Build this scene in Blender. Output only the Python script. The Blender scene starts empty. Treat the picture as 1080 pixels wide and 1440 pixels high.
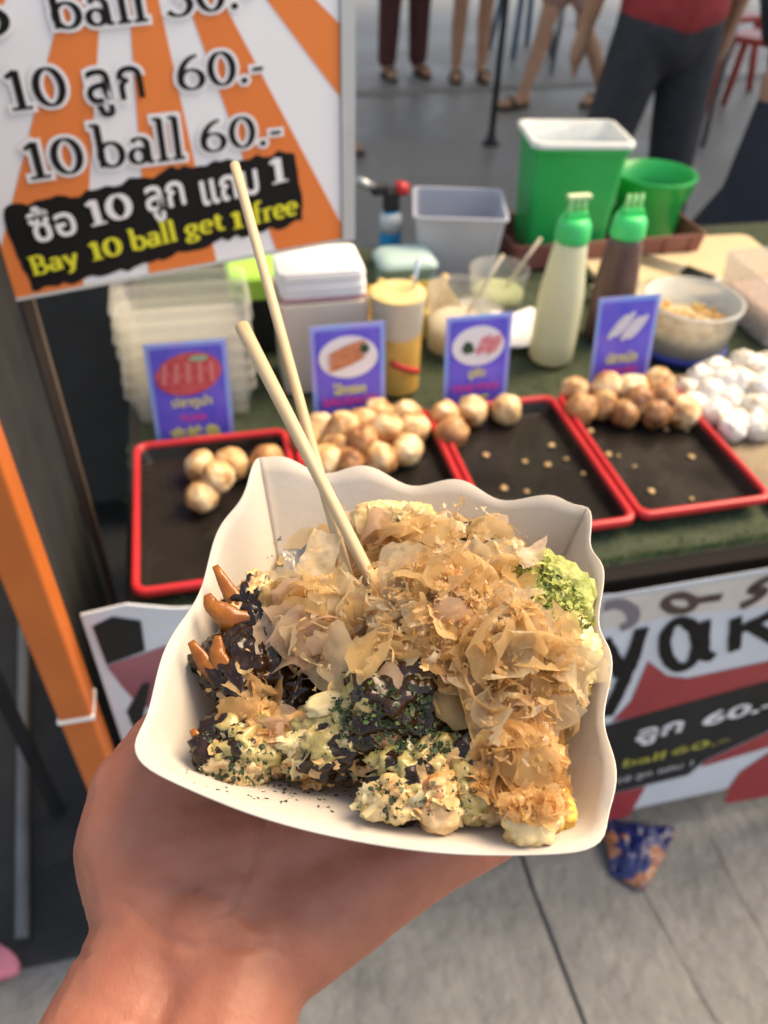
import bpy, bmesh, math, random
from mathutils import Vector, Matrix, noise
from mathutils.bvhtree import BVHTree
R_ = random.Random(7)
sc = bpy.context.scene
col = sc.collection
rad = math.radians

# ------------------------------------------------------------------ camera
F, CW, CH, HC = 1130.0, 1080, 1440, 1.43
ROT = Matrix(((0.9751865, 0.1254019, -0.1824438),
              (-0.2198128, 0.6465082, -0.7305542),
              (0.0263386, 0.7525301, 0.6580310)))
CAM = Vector((0, 0, HC))
cam_d = bpy.data.cameras.new('camera')
cam = bpy.data.objects.new('camera', cam_d)
col.objects.link(cam)
cam.matrix_world = Matrix.Translation(CAM) @ ROT.to_4x4()
cam_d.sensor_fit = 'VERTICAL'
cam_d.sensor_height = 36.0
cam_d.sensor_width = 27.0
cam_d.lens = 36.0 * F / CH
cam_d.clip_start = 0.01
cam_d.clip_end = 500
cam_d.dof.use_dof = True
cam_d.dof.focus_distance = 0.285
cam_d.dof.aperture_fstop = 10.0
sc.camera = cam

# ------------------------------------------------------------------ sky and sun
TOSUN = Vector((0.58, 0.17, 0.79)).normalized()
EL = math.asin(TOSUN.z)
AZ = math.atan2(TOSUN.x, TOSUN.y)
w = bpy.data.worlds.new('World')
sc.world = w
w.use_nodes = True
nt = w.node_tree
nt.nodes.clear()
sky = nt.nodes.new('ShaderNodeTexSky')
sky.sky_type = 'NISHITA'
sky.sun_disc = False
sky.sun_elevation = EL
sky.sun_rotation = AZ
sky.air_density = 1.0
sky.dust_density = 3.0
hsv = nt.nodes.new('ShaderNodeHueSaturation')
hsv.inputs['Saturation'].default_value = 0.55
bg = nt.nodes.new('ShaderNodeBackground')
bg.inputs['Strength'].default_value = 0.15
out = nt.nodes.new('ShaderNodeOutputWorld')
nt.links.new(sky.outputs[0], hsv.inputs['Color'])
nt.links.new(hsv.outputs[0], bg.inputs['Color'])
nt.links.new(bg.outputs[0], out.inputs['Surface'])
sd = bpy.data.lights.new('sun', 'SUN')
sd.energy = 2.75
sd.angle = rad(38)
sd.color = (1.0, 0.72, 0.38)
sun = bpy.data.objects.new('sun', sd)
col.objects.link(sun)
sun.location = (3, 2, 9)
sun.rotation_euler = TOSUN.to_track_quat('Z', 'Y').to_euler()
sc.view_settings.view_transform = 'Standard'
sc.view_settings.look = 'None'
sc.view_settings.gamma = 1
sc.view_settings.use_curve_mapping = False
sc.view_settings.exposure = 1.05
sc.render.engine = 'CYCLES'
sc.cycles.use_denoising = True
sc.cycles.max_bounces = 8
sc.cycles.transparent_max_bounces = 16
sc.cycles.caustics_reflective = False
sc.cycles.caustics_refractive = False

# ------------------------------------------------------------------ pixel helpers (direction from pixel, distance from what it touches)
def ray(x, y):
    return ROT @ Vector(((x - 540) / F, (720 - y) / F, -1.0))
def onz(x, y, z):
    d = ray(x, y)
    return CAM + d * ((z - HC) / d.z)
def ony(x, y, yy):
    d = ray(x, y)
    return CAM + d * (yy / d.y)

# ------------------------------------------------------------------ materials
MATS = {}
def mat(name, c, rough=0.5, c2=None, scale=20.0, amount=0.5, bump=0.0, bscale=None, metal=0.0, sss=0.0,
        sss_r=(0.01, 0.004, 0.002), spec=0.5, trans=0.0, ior=1.45, alpha=1.0, transl=0.0, coat=0.0, stretch=None, rvar=0.0):
    if name in MATS:
        return MATS[name]
    m = bpy.data.materials.new(name)
    m.use_nodes = True
    n = m.node_tree
    b = n.nodes['Principled BSDF']
    b.inputs['Base Color'].default_value = (*c, 1)
    b.inputs['Roughness'].default_value = rough
    b.inputs['Metallic'].default_value = metal
    b.inputs['Specular IOR Level'].default_value = spec
    b.inputs['IOR'].default_value = ior
    b.inputs['Transmission Weight'].default_value = trans
    b.inputs['Alpha'].default_value = alpha
    b.inputs['Coat Weight'].default_value = coat
    if sss:
        b.inputs['Subsurface Weight'].default_value = sss
        b.inputs['Subsurface Radius'].default_value = sss_r
        b.inputs['Subsurface Scale'].default_value = 1.0
    tc = n.nodes.new('ShaderNodeTexCoord')
    mp = n.nodes.new('ShaderNodeMapping')
    n.links.new(tc.outputs['Object'], mp.inputs['Vector'])
    oi = n.nodes.new('ShaderNodeObjectInfo')
    ml = n.nodes.new('ShaderNodeMath')
    ml.operation = 'MULTIPLY'
    ml.inputs[1].default_value = 13.7
    n.links.new(oi.outputs['Random'], ml.inputs[0])
    cx = n.nodes.new('ShaderNodeCombineXYZ')
    for k in range(3):
        n.links.new(ml.outputs[0], cx.inputs[k])
    n.links.new(cx.outputs[0], mp.inputs['Location'])
    if stretch:
        mp.inputs['Scale'].default_value = stretch
    no = n.nodes.new('ShaderNodeTexNoise')
    no.inputs['Scale'].default_value = scale
    no.inputs['Detail'].default_value = 6
    no.inputs['Roughness'].default_value = 0.6
    n.links.new(mp.outputs[0], no.inputs['Vector'])
    colsock = None
    if c2:
        cr = n.nodes.new('ShaderNodeValToRGB')
        cr.color_ramp.elements[0].position = 0.5 - 0.5 * (1 - amount) * 0.6
        cr.color_ramp.elements[1].position = 0.5 + 0.5 * (1 - amount) * 0.6
        cr.color_ramp.elements[0].color = (*c, 1)
        cr.color_ramp.elements[1].color = (*c2, 1)
        n.links.new(no.outputs['Fac'], cr.inputs['Fac'])
        n.links.new(cr.outputs[0], b.inputs['Base Color'])
        colsock = cr.outputs[0]
    if rvar:
        mr = n.nodes.new('ShaderNodeMapRange')
        mr.inputs['From Min'].default_value = 0.3
        mr.inputs['From Max'].default_value = 0.7
        mr.inputs['To Min'].default_value = max(0.02, rough - rvar)
        mr.inputs['To Max'].default_value = min(1, rough + rvar)
        n.links.new(no.outputs['Fac'], mr.inputs['Value'])
        n.links.new(mr.outputs[0], b.inputs['Roughness'])
    if bump:
        bn = n.nodes.new('ShaderNodeTexNoise')
        bn.inputs['Scale'].default_value = bscale or scale * 3
        bn.inputs['Detail'].default_value = 5
        n.links.new(mp.outputs[0], bn.inputs['Vector'])
        bu = n.nodes.new('ShaderNodeBump')
        bu.inputs['Strength'].default_value = 1.0
        bu.inputs['Distance'].default_value = bump
        n.links.new(bn.outputs['Fac'], bu.inputs['Height'])
        n.links.new(bu.outputs[0], b.inputs['Normal'])
    if transl:
        t = n.nodes.new('ShaderNodeBsdfTranslucent')
        t.inputs['Color'].default_value = (*c, 1)
        if colsock:
            n.links.new(colsock, t.inputs['Color'])
        mx = n.nodes.new('ShaderNodeMixShader')
        mx.inputs['Fac'].default_value = transl
        n.links.new(b.outputs[0], mx.inputs[1])
        n.links.new(t.outputs[0], mx.inputs[2])
        n.links.new(mx.outputs[0], n.nodes['Material Output'].inputs['Surface'])
    MATS[name] = m
    return m

def clear_plastic(name, c=(0.9, 0.95, 0.95), rough=0.15, a=0.75, diff=0.15):
    """thin clear plastic: see-through with a gloss layer and a little milkiness"""
    if name in MATS:
        return MATS[name]
    m = bpy.data.materials.new(name)
    m.use_nodes = True
    n = m.node_tree
    b = n.nodes['Principled BSDF']
    b.inputs['Base Color'].default_value = (*c, 1)
    b.inputs['Roughness'].default_value = rough
    t = n.nodes.new('ShaderNodeBsdfTransparent')
    t.inputs['Color'].default_value = (*[0.5 + 0.5 * k for k in c], 1)
    no = n.nodes.new('ShaderNodeTexNoise')
    no.inputs['Scale'].default_value = 25
    mr = n.nodes.new('ShaderNodeMapRange')
    mr.inputs['To Min'].default_value = max(0, a - diff)
    mr.inputs['To Max'].default_value = min(1, a + diff)
    n.links.new(no.outputs['Fac'], mr.inputs['Value'])
    mx = n.nodes.new('ShaderNodeMixShader')
    n.links.new(mr.outputs[0], mx.inputs['Fac'])
    n.links.new(b.outputs[0], mx.inputs[1])
    n.links.new(t.outputs[0], mx.inputs[2])
    n.links.new(mx.outputs[0], n.nodes['Material Output'].inputs['Surface'])
    MATS[name] = m
    return m

# ------------------------------------------------------------------ mesh builder
class MB:
    def __init__(s):
        s.v = []; s.f = []
    def add(s, vs, fs):
        o = len(s.v)
        s.v += [tuple(v) for v in vs]
        s.f += [tuple(i + o for i in f) for f in fs]
        return s
    def box(s, c, d, rz=0.0):
        hx, hy, hz = d[0] / 2, d[1] / 2, d[2] / 2
        m = Matrix.Rotation(rz, 3, 'Z')
        vs = [Vector(c) + m @ Vector((x, y, z)) for x in (-hx, hx) for y in (-hy, hy) for z in (-hz, hz)]
        return s.add(vs, [(0, 1, 3, 2), (4, 6, 7, 5), (0, 4, 5, 1), (2, 3, 7, 6), (0, 2, 6, 4), (1, 5, 7, 3)])
    def tube(s, pts, r, n=10, cap=True):
        pts = [Vector(p) for p in pts]
        rs = r if isinstance(r, (list, tuple)) else [r] * len(pts)
        vs = []; fs = []
        up = None
        for i, p in enumerate(pts):
            t = (pts[min(i + 1, len(pts) - 1)] - pts[max(i - 1, 0)]).normalized()
            if up is None:
                up = Vector((0, 0, 1)) if abs(t.z) < 0.9 else Vector((1, 0, 0))
            a = t.cross(up).normalized(); b = a.cross(t).normalized(); up = b
            for k in range(n):
                an = 2 * math.pi * k / n
                vs.append(p + (a * math.cos(an) + b * math.sin(an)) * rs[i])
        for i in range(len(pts) - 1):
            for k in range(n):
                fs.append((i * n + k, i * n + (k + 1) % n, (i + 1) * n + (k + 1) % n, (i + 1) * n + k))
        if cap:
            fs.append(tuple(range(n))[::-1]); fs.append(tuple(range((len(pts) - 1) * n, len(pts) * n)))
        return s.add(vs, fs)
    def lathe(s, prof, n=32, c=(0, 0, 0), close=False):
        vs = []; fs = []
        for (r, z) in prof:
            for k in range(n):
                a = 2 * math.pi * k / n
                vs.append((c[0] + r * math.cos(a), c[1] + r * math.sin(a), c[2] + z))
        for i in range(len(prof) - 1):
            for k in range(n):
                fs.append((i * n + k, i * n + (k + 1) % n, (i + 1) * n + (k + 1) % n, (i + 1) * n + k))
        fs.append(tuple(range(n))[::-1])
        if close:
            fs.append(tuple(range((len(prof) - 1) * n, len(prof) * n)))
        return s.add(vs, fs)
    def poly(s, pts, z0, z1):
        """prism of an outline in xy"""
        n = len(pts)
        vs = [(x, y, z0) for x, y in pts] + [(x, y, z1) for x, y in pts]
        fs = [tuple(range(n))[::-1], tuple(range(n, 2 * n))] + [(i, (i + 1) % n, n + (i + 1) % n, n + i) for i in range(n)]
        return s.add(vs, fs)
    def build(s, name, m, parent=None, loc=(0, 0, 0), rot=(0, 0, 0), smooth=False, bevel=0.0, solid=0.0):
        me = bpy.data.meshes.new(name)
        me.from_pydata(s.v, [], s.f)
        bm = bmesh.new(); bm.from_mesh(me)
        bmesh.ops.recalc_face_normals(bm, faces=bm.faces)
        bm.to_mesh(me); bm.free()
        return obj(name, me, m, parent, loc, rot, smooth, bevel, solid)

def obj(name, me, m, parent=None, loc=(0, 0, 0), rot=(0, 0, 0), smooth=False, bevel=0.0, solid=0.0):
    o = bpy.data.objects.new(name, me)
    col.objects.link(o)
    if m and not me.materials:
        me.materials.append(m)
    o.location = loc; o.rotation_euler = rot
    if parent:
        o.parent = parent
    if smooth:
        me.polygons.foreach_set('use_smooth', [True] * len(me.polygons))
        if bevel == 0 and smooth == 'auto':
            pass
    if solid:
        k = o.modifiers.new('solid', 'SOLIDIFY'); k.thickness = solid; k.offset = 0
    if bevel:
        k = o.modifiers.new('bevel', 'BEVEL'); k.width = bevel; k.segments = 3; k.limit_method = 'ANGLE'; k.angle_limit = rad(40)
    return o

def tag(o, label=None, cat=None, group=None, kind=None):
    if label: o['label'] = label
    if cat: o['category'] = cat
    if group: o['group'] = group
    if kind: o['kind'] = kind
    return o
def thing(name, label, cat, loc=(0, 0, 0), rz=0.0, group=None):
    o = bpy.data.objects.new(name, None)
    col.objects.link(o)
    o.empty_display_size = 0.05
    o.location = loc; o.rotation_euler = (0, 0, rz)
    return tag(o, label, cat, group)
def struct(o):
    o['kind'] = 'structure'
    return o

def rrect(hx, hy, r, n=6):
    pts = []
    for (cx, cy, a0) in ((hx - r, hy - r, 0), (-hx + r, hy - r, 90), (-hx + r, -hy + r, 180), (hx - r, -hy + r, 270)):
        for k in range(n + 1):
            a = rad(a0 + 90 * k / n)
            pts.append((cx + r * math.cos(a), cy + r * math.sin(a)))
    return pts
def loft(loops, cap0=True, cap1=True):
    """loops: list of (list of xy, z)"""
    mb = MB(); n = len(loops[0][0])
    vs = [(x, y, z) for pts, z in loops for x, y in pts]
    fs = []
    for i in range(len(loops) - 1):
        for k in range(n):
            fs.append((i * n + k, i * n + (k + 1) % n, (i + 1) * n + (k + 1) % n, (i + 1) * n + k))
    if cap0: fs.append(tuple(range(n))[::-1])
    if cap1: fs.append(tuple(range((len(loops) - 1) * n, len(loops) * n)))
    return mb.add(vs, fs)

# ------------------------------------------------------------------ bodies: tapered limbs fused into one skin
def round_cone(mb, a, b, ra, rb, n=14, m=5):
    a = Vector(a); b = Vector(b)
    t = (b - a)
    L = t.length
    t = t / L if L > 1e-6 else Vector((0, 0, 1))
    pts = []; rs = []
    for k in range(m, 0, -1):
        an = math.pi / 2 * k / m
        pts.append(a - t * ra * math.sin(an) * 0.999); rs.append(max(ra * math.cos(an), 1e-5))
    pts.append(a); rs.append(ra); pts.append(b); rs.append(rb)
    for k in range(1, m + 1):
        an = math.pi / 2 * k / m
        pts.append(b + t * rb * math.sin(an) * 0.999); rs.append(max(rb * math.cos(an), 1e-5))
    mb.tube(pts, rs, n)
def fuse(cones, voxel, smooth=6, extra=None):
    mb = MB()
    for a, b, ra, rb in cones:
        round_cone(mb, a, b, ra, rb)
    if extra: extra(mb)
    me = bpy.data.meshes.new('tmp'); me.from_pydata(mb.v, [], mb.f)
    bm = bmesh.new(); bm.from_mesh(me); bmesh.ops.recalc_face_normals(bm, faces=bm.faces); bm.to_mesh(me); bm.free()
    o = bpy.data.objects.new('tmp', me); col.objects.link(o)
    r = o.modifiers.new('r', 'REMESH'); r.mode = 'VOXEL'; r.voxel_size = voxel
    k = o.modifiers.new('s', 'SMOOTH'); k.iterations = smooth; k.factor = 0.5
    dg = bpy.context.evaluated_depsgraph_get()
    res = bpy.data.meshes.new_from_object(o.evaluated_get(dg))
    bpy.data.objects.remove(o)
    res.polygons.foreach_set('use_smooth', [True] * len(res.polygons))
    return res

# ------------------------------------------------------------------ lettering
def text_mesh(body, size, bold=0.0):
    cu = bpy.data.curves.new('t', 'FONT')
    cu.body = body; cu.size = size; cu.offset = bold
    cu.align_x = 'CENTER'; cu.align_y = 'CENTER'
    cu.resolution_u = 3
    o = bpy.data.objects.new('t', cu); col.objects.link(o)
    dg = bpy.context.evaluated_depsgraph_get()
    me = bpy.data.meshes.new_from_object(o.evaluated_get(dg))
    bpy.data.objects.remove(o)
    return me
def text_fit(body, w, h, bold=0.0):
    """text filling a w x h rectangle centred on the origin, in xy"""
    me = text_mesh(body, 1.0, bold)
    if not me.vertices: return me
    xs = [v.co.x for v in me.vertices]; ys = [v.co.y for v in me.vertices]
    cx, cy = (min(xs) + max(xs)) / 2, (min(ys) + max(ys)) / 2
    sx, sy = w / (max(xs) - min(xs)), h / (max(ys) - min(ys))
    for v in me.vertices:
        v.co = ((v.co.x - cx) * sx, (v.co.y - cy) * sy, 0)
    return me
def arc(cx, cy, rx, ry, a0, a1, n=18):
    return [(cx + rx * math.cos(rad(a0 + (a1 - a0) * k / n)), cy + ry * math.sin(rad(a0 + (a1 - a0) * k / n))) for k in range(n + 1)]
def ln(*p): return list(p)
def serif(x, y, w): return ('s', x, y, w)
GLY = {   # pen strokes of a bold old-style serif letter, (advance, strokes)
 '0': (.56, [arc(.27, .35, .2, .32, 90, 450, 30)]),
 '1': (.42, [ln((.22, .02), (.22, .68)), ln((.07, .57), (.22, .67)), serif(.22, .025, .32)]),
 '3': (.52, [arc(.23, .51, .18, .17, 150, -80), arc(.23, .2, .2, .19, 85, -150)]),
 '5': (.52, [ln((.12, .67), (.44, .67)), ln((.12, .67), (.1, .38)), arc(.23, .21, .2, .21, 125, -150)]),
 '6': (.56, [arc(.28, .21, .19, .19, 0, 360, 26), arc(.45, .23, .36, .44, 95, 178)]),
 'b': (.56, [ln((.12, .02), (.12, .76)), arc(.29, .23, .19, .21, 0, 360, 26), serif(.07, .76, .14)]),
 'a': (.52, [arc(.2, .15, .13, .13, 0, 360, 22), ln((.38, .02), (.38, .34)), arc(.24, .34, .14, .12, 0, 150), serif(.42, .02, .12)]),
 'l': (.28, [ln((.13, .02), (.13, .76)), serif(.13, .02, .24), serif(.08, .76, .14)]),
 'B': (.62, [ln((.14, .02), (.14, .68)), arc(.3, .51, .16, .17, 90, -90), arc(.3, .18, .22, .17, 90, -90), ln((.14, .68), (.3, .68)), ln((.14, .345), (.3, .345)), ln((.14, .02), (.3, .02)), serif(.12, .02, .22), serif(.12, .68, .22)]),
 'y': (.54, [ln((.08, .44), (.28, .02)), ln((.46, .44), (.24, -.12), (.14, -.2), (.06, -.18)), serif(.09, .44, .2), serif(.45, .44, .16)]),
 'g': (.54, [arc(.24, .28, .15, .15, 0, 360, 22), arc(.24, -.1, .18, .1, 0, 360, 22), ln((.36, .38), (.48, .42)), ln((.18, .13), (.12, .05), (.36, .0))]),
 'e': (.5, [arc(.25, .23, .19, .22, 0, 315, 24), ln((.08, .24), (.42, .24))]),
 't': (.38, [ln((.17, .6), (.17, .12)), arc(.28, .12, .11, .11, 180, 320), ln((.04, .44), (.34, .44))]),
 'f': (.38, [ln((.15, .02), (.15, .56)), arc(.28, .56, .13, .18, 180, 50), ln((.03, .44), (.32, .44)), serif(.15, .02, .26)]),
 'r': (.44, [ln((.14, .02), (.14, .44)), arc(.32, .28, .18, .16, 180, 60), serif(.14, .02, .26), serif(.08, .44, .12)]),
 '.': (.22, [('d', .1, .06, .065)]),
 '-': (.3, [('b', .04, .22, .24, .3)]),
 ' ': (.26, []),
}
def serif_mesh(body, thick=.13, thin=.055, grow=0.0, dz=0.0004):
    """each stroke swept with a broad nib; returns MB with height 1 = em, width"""
    mb = MB(); x = 0.0; z = 0.0
    for ch in body:
        adv, st = GLY[ch]
        for s in st:
            z += dz
            if isinstance(s, tuple) and s[0] == 's':
                _, sx, sy, sw = s
                h = .028 + grow
                mb.add([(x + sx - sw / 2 - grow, sy - h, z), (x + sx + sw / 2 + grow, sy - h, z), (x + sx + sw / 2 + grow, sy + h, z), (x + sx - sw / 2 - grow, sy + h, z)], [(0, 1, 2, 3)])
            elif isinstance(s, tuple) and s[0] == 'd':
                _, dx, dy, r = s
                mb.add([(x + dx + (r + grow) * math.cos(k * math.pi / 8), dy + (r + grow) * math.sin(k * math.pi / 8), z) for k in range(16)], [tuple(range(16))])
            elif isinstance(s, tuple) and s[0] == 'b':
                _, x0, y0, x1, y1 = s
                mb.add([(x + x0 - grow, y0 - grow, z), (x + x1 + grow, y0 - grow, z), (x + x1 + grow, y1 + grow, z), (x + x0 - grow, y1 + grow, z)], [(0, 1, 2, 3)])
            else:
                P = [Vector(p) for p in s]
                closed = (P[0] - P[-1]).length < 1e-4
                vs = []; fs = []
                for i, p in enumerate(P):
                    a = P[i - 1] if i else (P[-2] if closed else P[0])
                    b = P[i + 1] if i < len(P) - 1 else (P[1] if closed else P[-1])
                    t = (b - a).normalized()
                    hw = (thin + (thick - thin) * abs(t.y) ** 1.3) / 2 + grow
                    nn = Vector((-t.y, t.x)) * hw
                    e = Vector((0, 0))
                    if not closed and grow:
                        e = -t * grow if i == 0 else (t * grow if i == len(P) - 1 else e)
                    vs += [(x + p.x + nn.x + e.x, p.y + nn.y + e.y, z), (x + p.x - nn.x + e.x, p.y - nn.y + e.y, z)]
                for i in range(len(P) - 1):
                    fs.append((2 * i, 2 * i + 1, 2 * i + 3, 2 * i + 2))
                mb.add(vs, fs)
        x += adv
    return mb, x
def brush(mb, pts, wd, z):
    """a hand-painted stroke in xy with round ends"""
    P = [Vector(p) for p in pts]
    Q = []
    for i in range(len(P) - 1):
        p0 = P[max(i - 1, 0)]; p1 = P[i]; p2 = P[i + 1]; p3 = P[min(i + 2, len(P) - 1)]
        for k in range(6):
            t = k / 6
            Q.append(0.5 * ((2 * p1) + (-p0 + p2) * t + (2 * p0 - 5 * p1 + 4 * p2 - p3) * t * t + (-p0 + 3 * p1 - 3 * p2 + p3) * t ** 3))
    Q.append(P[-1])
    vs = []; fs = []
    for i, p in enumerate(Q):
        t = (Q[min(i + 1, len(Q) - 1)] - Q[max(i - 1, 0)]).normalized()
        hw = wd / 2 * (0.9 + 0.2 * noise.noise(Vector((p.x * 60, p.y * 60, 1))))
        n_ = Vector((-t.y, t.x)) * hw
        vs += [(p.x + n_.x, p.y + n_.y, z), (p.x - n_.x, p.y - n_.y, z)]
    for i in range(len(Q) - 1):
        fs.append((2 * i, 2 * i + 1, 2 * i + 3, 2 * i + 2))
    mb.add(vs, fs)

# ================================================================== THE SETTING
T = 0.758                    # height of the stall counter
m_conc = mat('concrete', (0.105, 0.108, 0.11), 0.85, (0.25, 0.245, 0.23), 11.0, 0.0, 0.010, 40, rvar=0.1)
m_asph = mat('dark_paving', (0.13, 0.13, 0.128), 0.5, (0.31, 0.305, 0.29), 1.6, 0.1, 0.004, 50, rvar=0.15)
m_joint = mat('joint_dirt', (0.03, 0.03, 0.03), 0.95, (0.06, 0.055, 0.05), 30)
m_black = mat('black_rubber', (0.012, 0.012, 0.013), 0.7, (0.028, 0.028, 0.028), 12, 0.3, 0.002, 80)

# ground sheet, then concrete slabs in front of and below the stall (real joints between them)
g = MB().add([(-60, -60, -.012), (60, -60, -.012), (60, 60, -.012), (-60, 60, -.012)], [(0, 1, 2, 3)]).build('ground', m_asph)
struct(g)
pv = bpy.data.objects.new('pavement', None); col.objects.link(pv); struct(pv)
xs = [-3.3, -1.75, -0.33, 0.436, 0.98, 2.2, 3.6]
ys = [-1.6, -0.35, 1.05, 2.35]
for i in range(len(xs) - 1):
    for j in range(len(ys) - 1):
        x0, x1, y0, y1 = xs[i], xs[i + 1], ys[j], ys[j + 1]
        gx, gy = 0.0035, 0.004
        # a wandering crack-like edge instead of a ruler line
        def edge(x, ya, yb, up):
            n = 14
            r = []
            for k in range(n + 1):
                y = ya + (yb - ya) * (k / n if up else 1 - k / n)
                r.append((x + 0.010 * noise.noise(Vector((x * 5, y * 3.1, 0))) * (1 if 0 < k < n else 1), y))
            return r
        pts = [(x0 + gx + a - x0, b) for a, b in edge(x0, y0 + gy, y1 - gy, False)][::-1][::-1]
        left = edge(x0, y0 + gy, y1 - gy, False)
        right = edge(x1, y0 + gy, y1 - gy, True)
        outl = [(a + gx, b) for a, b in left] + [(a - gx, b) for a, b in right]
        MB().poly(outl, -.06, 0.0 + R_.uniform(-.001, .001)).build('slab', m_conc, pv, bevel=0.003)
for x0, y0, y1, wd in ((.64, .15, .52, .0013), (.80, .3, .9, .0011)):
    mb = MB(); vs = []; n = 40
    for k in range(n + 1):
        y = y0 + (y1 - y0) * k / n
        x = x0 + .03 * noise.noise(Vector((x0 * 9, y * 3, 0))) + .008 * noise.noise(Vector((x0 * 9, y * 14, 4)))
        h = wd * (.4 + .6 * abs(noise.noise(Vector((x0, y * 12, 8)))) ) * min(1, k / 4, (n - k) / 4)
        vs += [(x - h, y, .0022), (x + h, y, .0022)]
    mb.add(vs, [(2 * k, 2 * k + 1, 2 * k + 3, 2 * k + 2) for k in range(n)]).build('crack', m_joint, pv)
# a lighter worn strip of paving in the street behind, and a rubber mat whose black carries the ground shade left of the stall
k = MB().add([(-3, 5.55, -.008), (9, 6.05, -.008), (9, 6.2, -.008), (-3, 5.7, -.008)], [(0, 1, 2, 3)]).build('paving_line', mat('pale_line', (0.2, 0.2, 0.2), 0.8, (0.3, 0.3, 0.29), 4))
struct(k)
k = MB().poly([(-2.2, .60), (-.235, .60), (-.20, 2.34), (-2.2, 2.3)], 0.002, .012).build('shade_mat', m_black, bevel=0.003)
tag(k, 'black rubber mat standing in for shaded ground beside the stall', 'mat')
k = MB().tube([(-.62, 2.1, .024), (-.5, 1.4, .024), (-.425, .64, .024)], .012).build('steel_pipe', mat('grey_paint', (.16, .16, .16), .5, (.1, .1, .1), 8), smooth=True)
tag(k, 'thin grey steel pipe lying on the black rubber mat', 'pipe')

# canopy out of view on four posts, added to shade the street behind
m_steel = mat('galvanised', (.45, .46, .47), .35, (.3, .31, .32), 10, metal=.8)
ct = thing('shade_tent', 'unseen canvas roof on steel posts, added to shade the street', 'tent', (3.0, 6.2, 0))
tw, td, th = 7.5, 3.9, 3.0
vs = []; fs = []
N = 16
for j in range(N + 1):
    for i in range(N + 1):
        u, v = i / N * 2 - 1, j / N * 2 - 1
        h = th + 1.0 * (1 - max(abs(u), abs(v))) + .05 * noise.noise(Vector((u * 3, v * 3, 0)))
        vs.append((u * tw, v * td, h))
for j in range(N):
    for i in range(N):
        fs.append((j * (N + 1) + i, j * (N + 1) + i + 1, (j + 1) * (N + 1) + i + 1, (j + 1) * (N + 1) + i))
MB().add(vs, fs).build('shade_roof', mat('shade_canvas', (.62, .62, .60), .8, (.68, .68, .66), 3, transl=.4), ct, smooth=True, solid=.004)
for sx in (-1, 1):
    for sy in (-1, 1):
        MB().tube([(sx * (tw - .1), sy * (td - .1), -.012), (sx * (tw - .1), sy * (td - .1), th + .08)], .03).build('post', m_steel, ct, smooth=True)

# two slim poles seen behind the stall
pl = thing('umbrella_pole', 'thin black pole on a small round foot behind the stall', 'pole', (1.715, 4.634, -.012))
MB().tube([(0, 0, .02), (0, 0, 2.3)], .018).build('shaft', mat('black_metal', (.015, .015, .015), .4, (.03, .03, .03), 10), pl, smooth=True)
MB().lathe([(.05, 0), (.05, .012), (.03, .022), (.024, .06)], 24, close=True).build('foot', m_black, pl, smooth=True)
pl = thing('steel_stand', 'bright galvanised steel stand post behind the person in the red shirt', 'stand', (2.92, 4.45, -.012))
for dx in (-.05, .05):
    MB().tube([(dx, 0, 0), (dx, 0, 2.0)], .018).build('upright', m_steel, pl, smooth=True)
for z in (.55, .95, 1.5):
    MB().box((0, 0, z), (.1, .02, .03)).build('rung', m_steel, pl)

# ================================================================== THE STALL
m_wood = mat('dark_wood', (.035, .022, .015), .6, (.07, .045, .03), 6, .3, .001, 60, stretch=(.15, 1, 1))
tb = thing('stall_table', 'long stall table with dark wooden top under the green turf mat', 'table', (0, 0, 0))
MB().box((.61, 1.082, .733), (1.48, .946, .03)).build('table_top', m_wood, tb, bevel=.003)
MB().box((.61, .640, .679), (1.46, .02, .076)).build('apron', m_wood, tb, bevel=.002)
for x in (-.10, 1.32):
    for y in (.68, 1.5):
        MB().box((x, y, .359), (.045, .045, .716)).build('leg', m_black, tb, bevel=.003)
MB().box((.61, 1.5, .2), (1.38, .03, .04)).build('stretcher', m_black, tb)
MB().box((.61, 1.1, .22), (1.37, .77, .012)).build('lower_shelf', m_wood, tb)

# artificial turf over the counter
m_turf = mat('turf_green', (.025, .036, .016), .85, (.055, .07, .035), 40, .2)
m_blade = mat('turf_blade', (.03, .085, .025), .75, (.13, .18, .07), 12, .2)
tm = thing('turf_mat', 'green artificial grass mat covering the stall counter', 'mat', (0, 0, T - .01))
vs = []; fs = []
NX, NY = 60, 40
for j in range(NY + 1):
    for i in range(NX + 1):
        x = -.136 + 1.49 * i / NX; y = .609 + .948 * j / NY
        z = .0045 + .001 * noise.noise(Vector((x * 20, y * 20, 0)))
        if j == 0: z -= .012
        if j == 1: y = .614
        if i == 0: z -= .03
        vs.append((x, y, z))
for j in range(NY):
    for i in range(NX):
        fs.append((j * (NX + 1) + i, j * (NX + 1) + i + 1, (j + 1) * (NX + 1) + i + 1, (j + 1) * (NX + 1) + i))
MB().add(vs, fs).build('backing', m_turf, tm, smooth=True, solid=.002)
mb = MB()
for _ in range(14000):
    x = R_.uniform(-.134, 1.35); y = .611 + (R_.random() ** 1.3) * .9
    a = R_.uniform(0, 6.28); l = R_.uniform(.005, .010); t = R_.uniform(-.006, .006); t2 = R_.uniform(-.006, .006)
    if R_.random() < .22:
        y = R_.uniform(.6065, .615)
        t2 = -abs(t2) * .3
    dx, dy = math.cos(a) * .0013, math.sin(a) * .0013
    mb.add([(x - dx, y - dy, .004), (x + dx, y + dy, .004), (x + t, y + t2, .004 + l)], [(0, 1, 2)])
tag(mb.build('grass_blades', m_blade, tm), kind='stuff')

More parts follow.
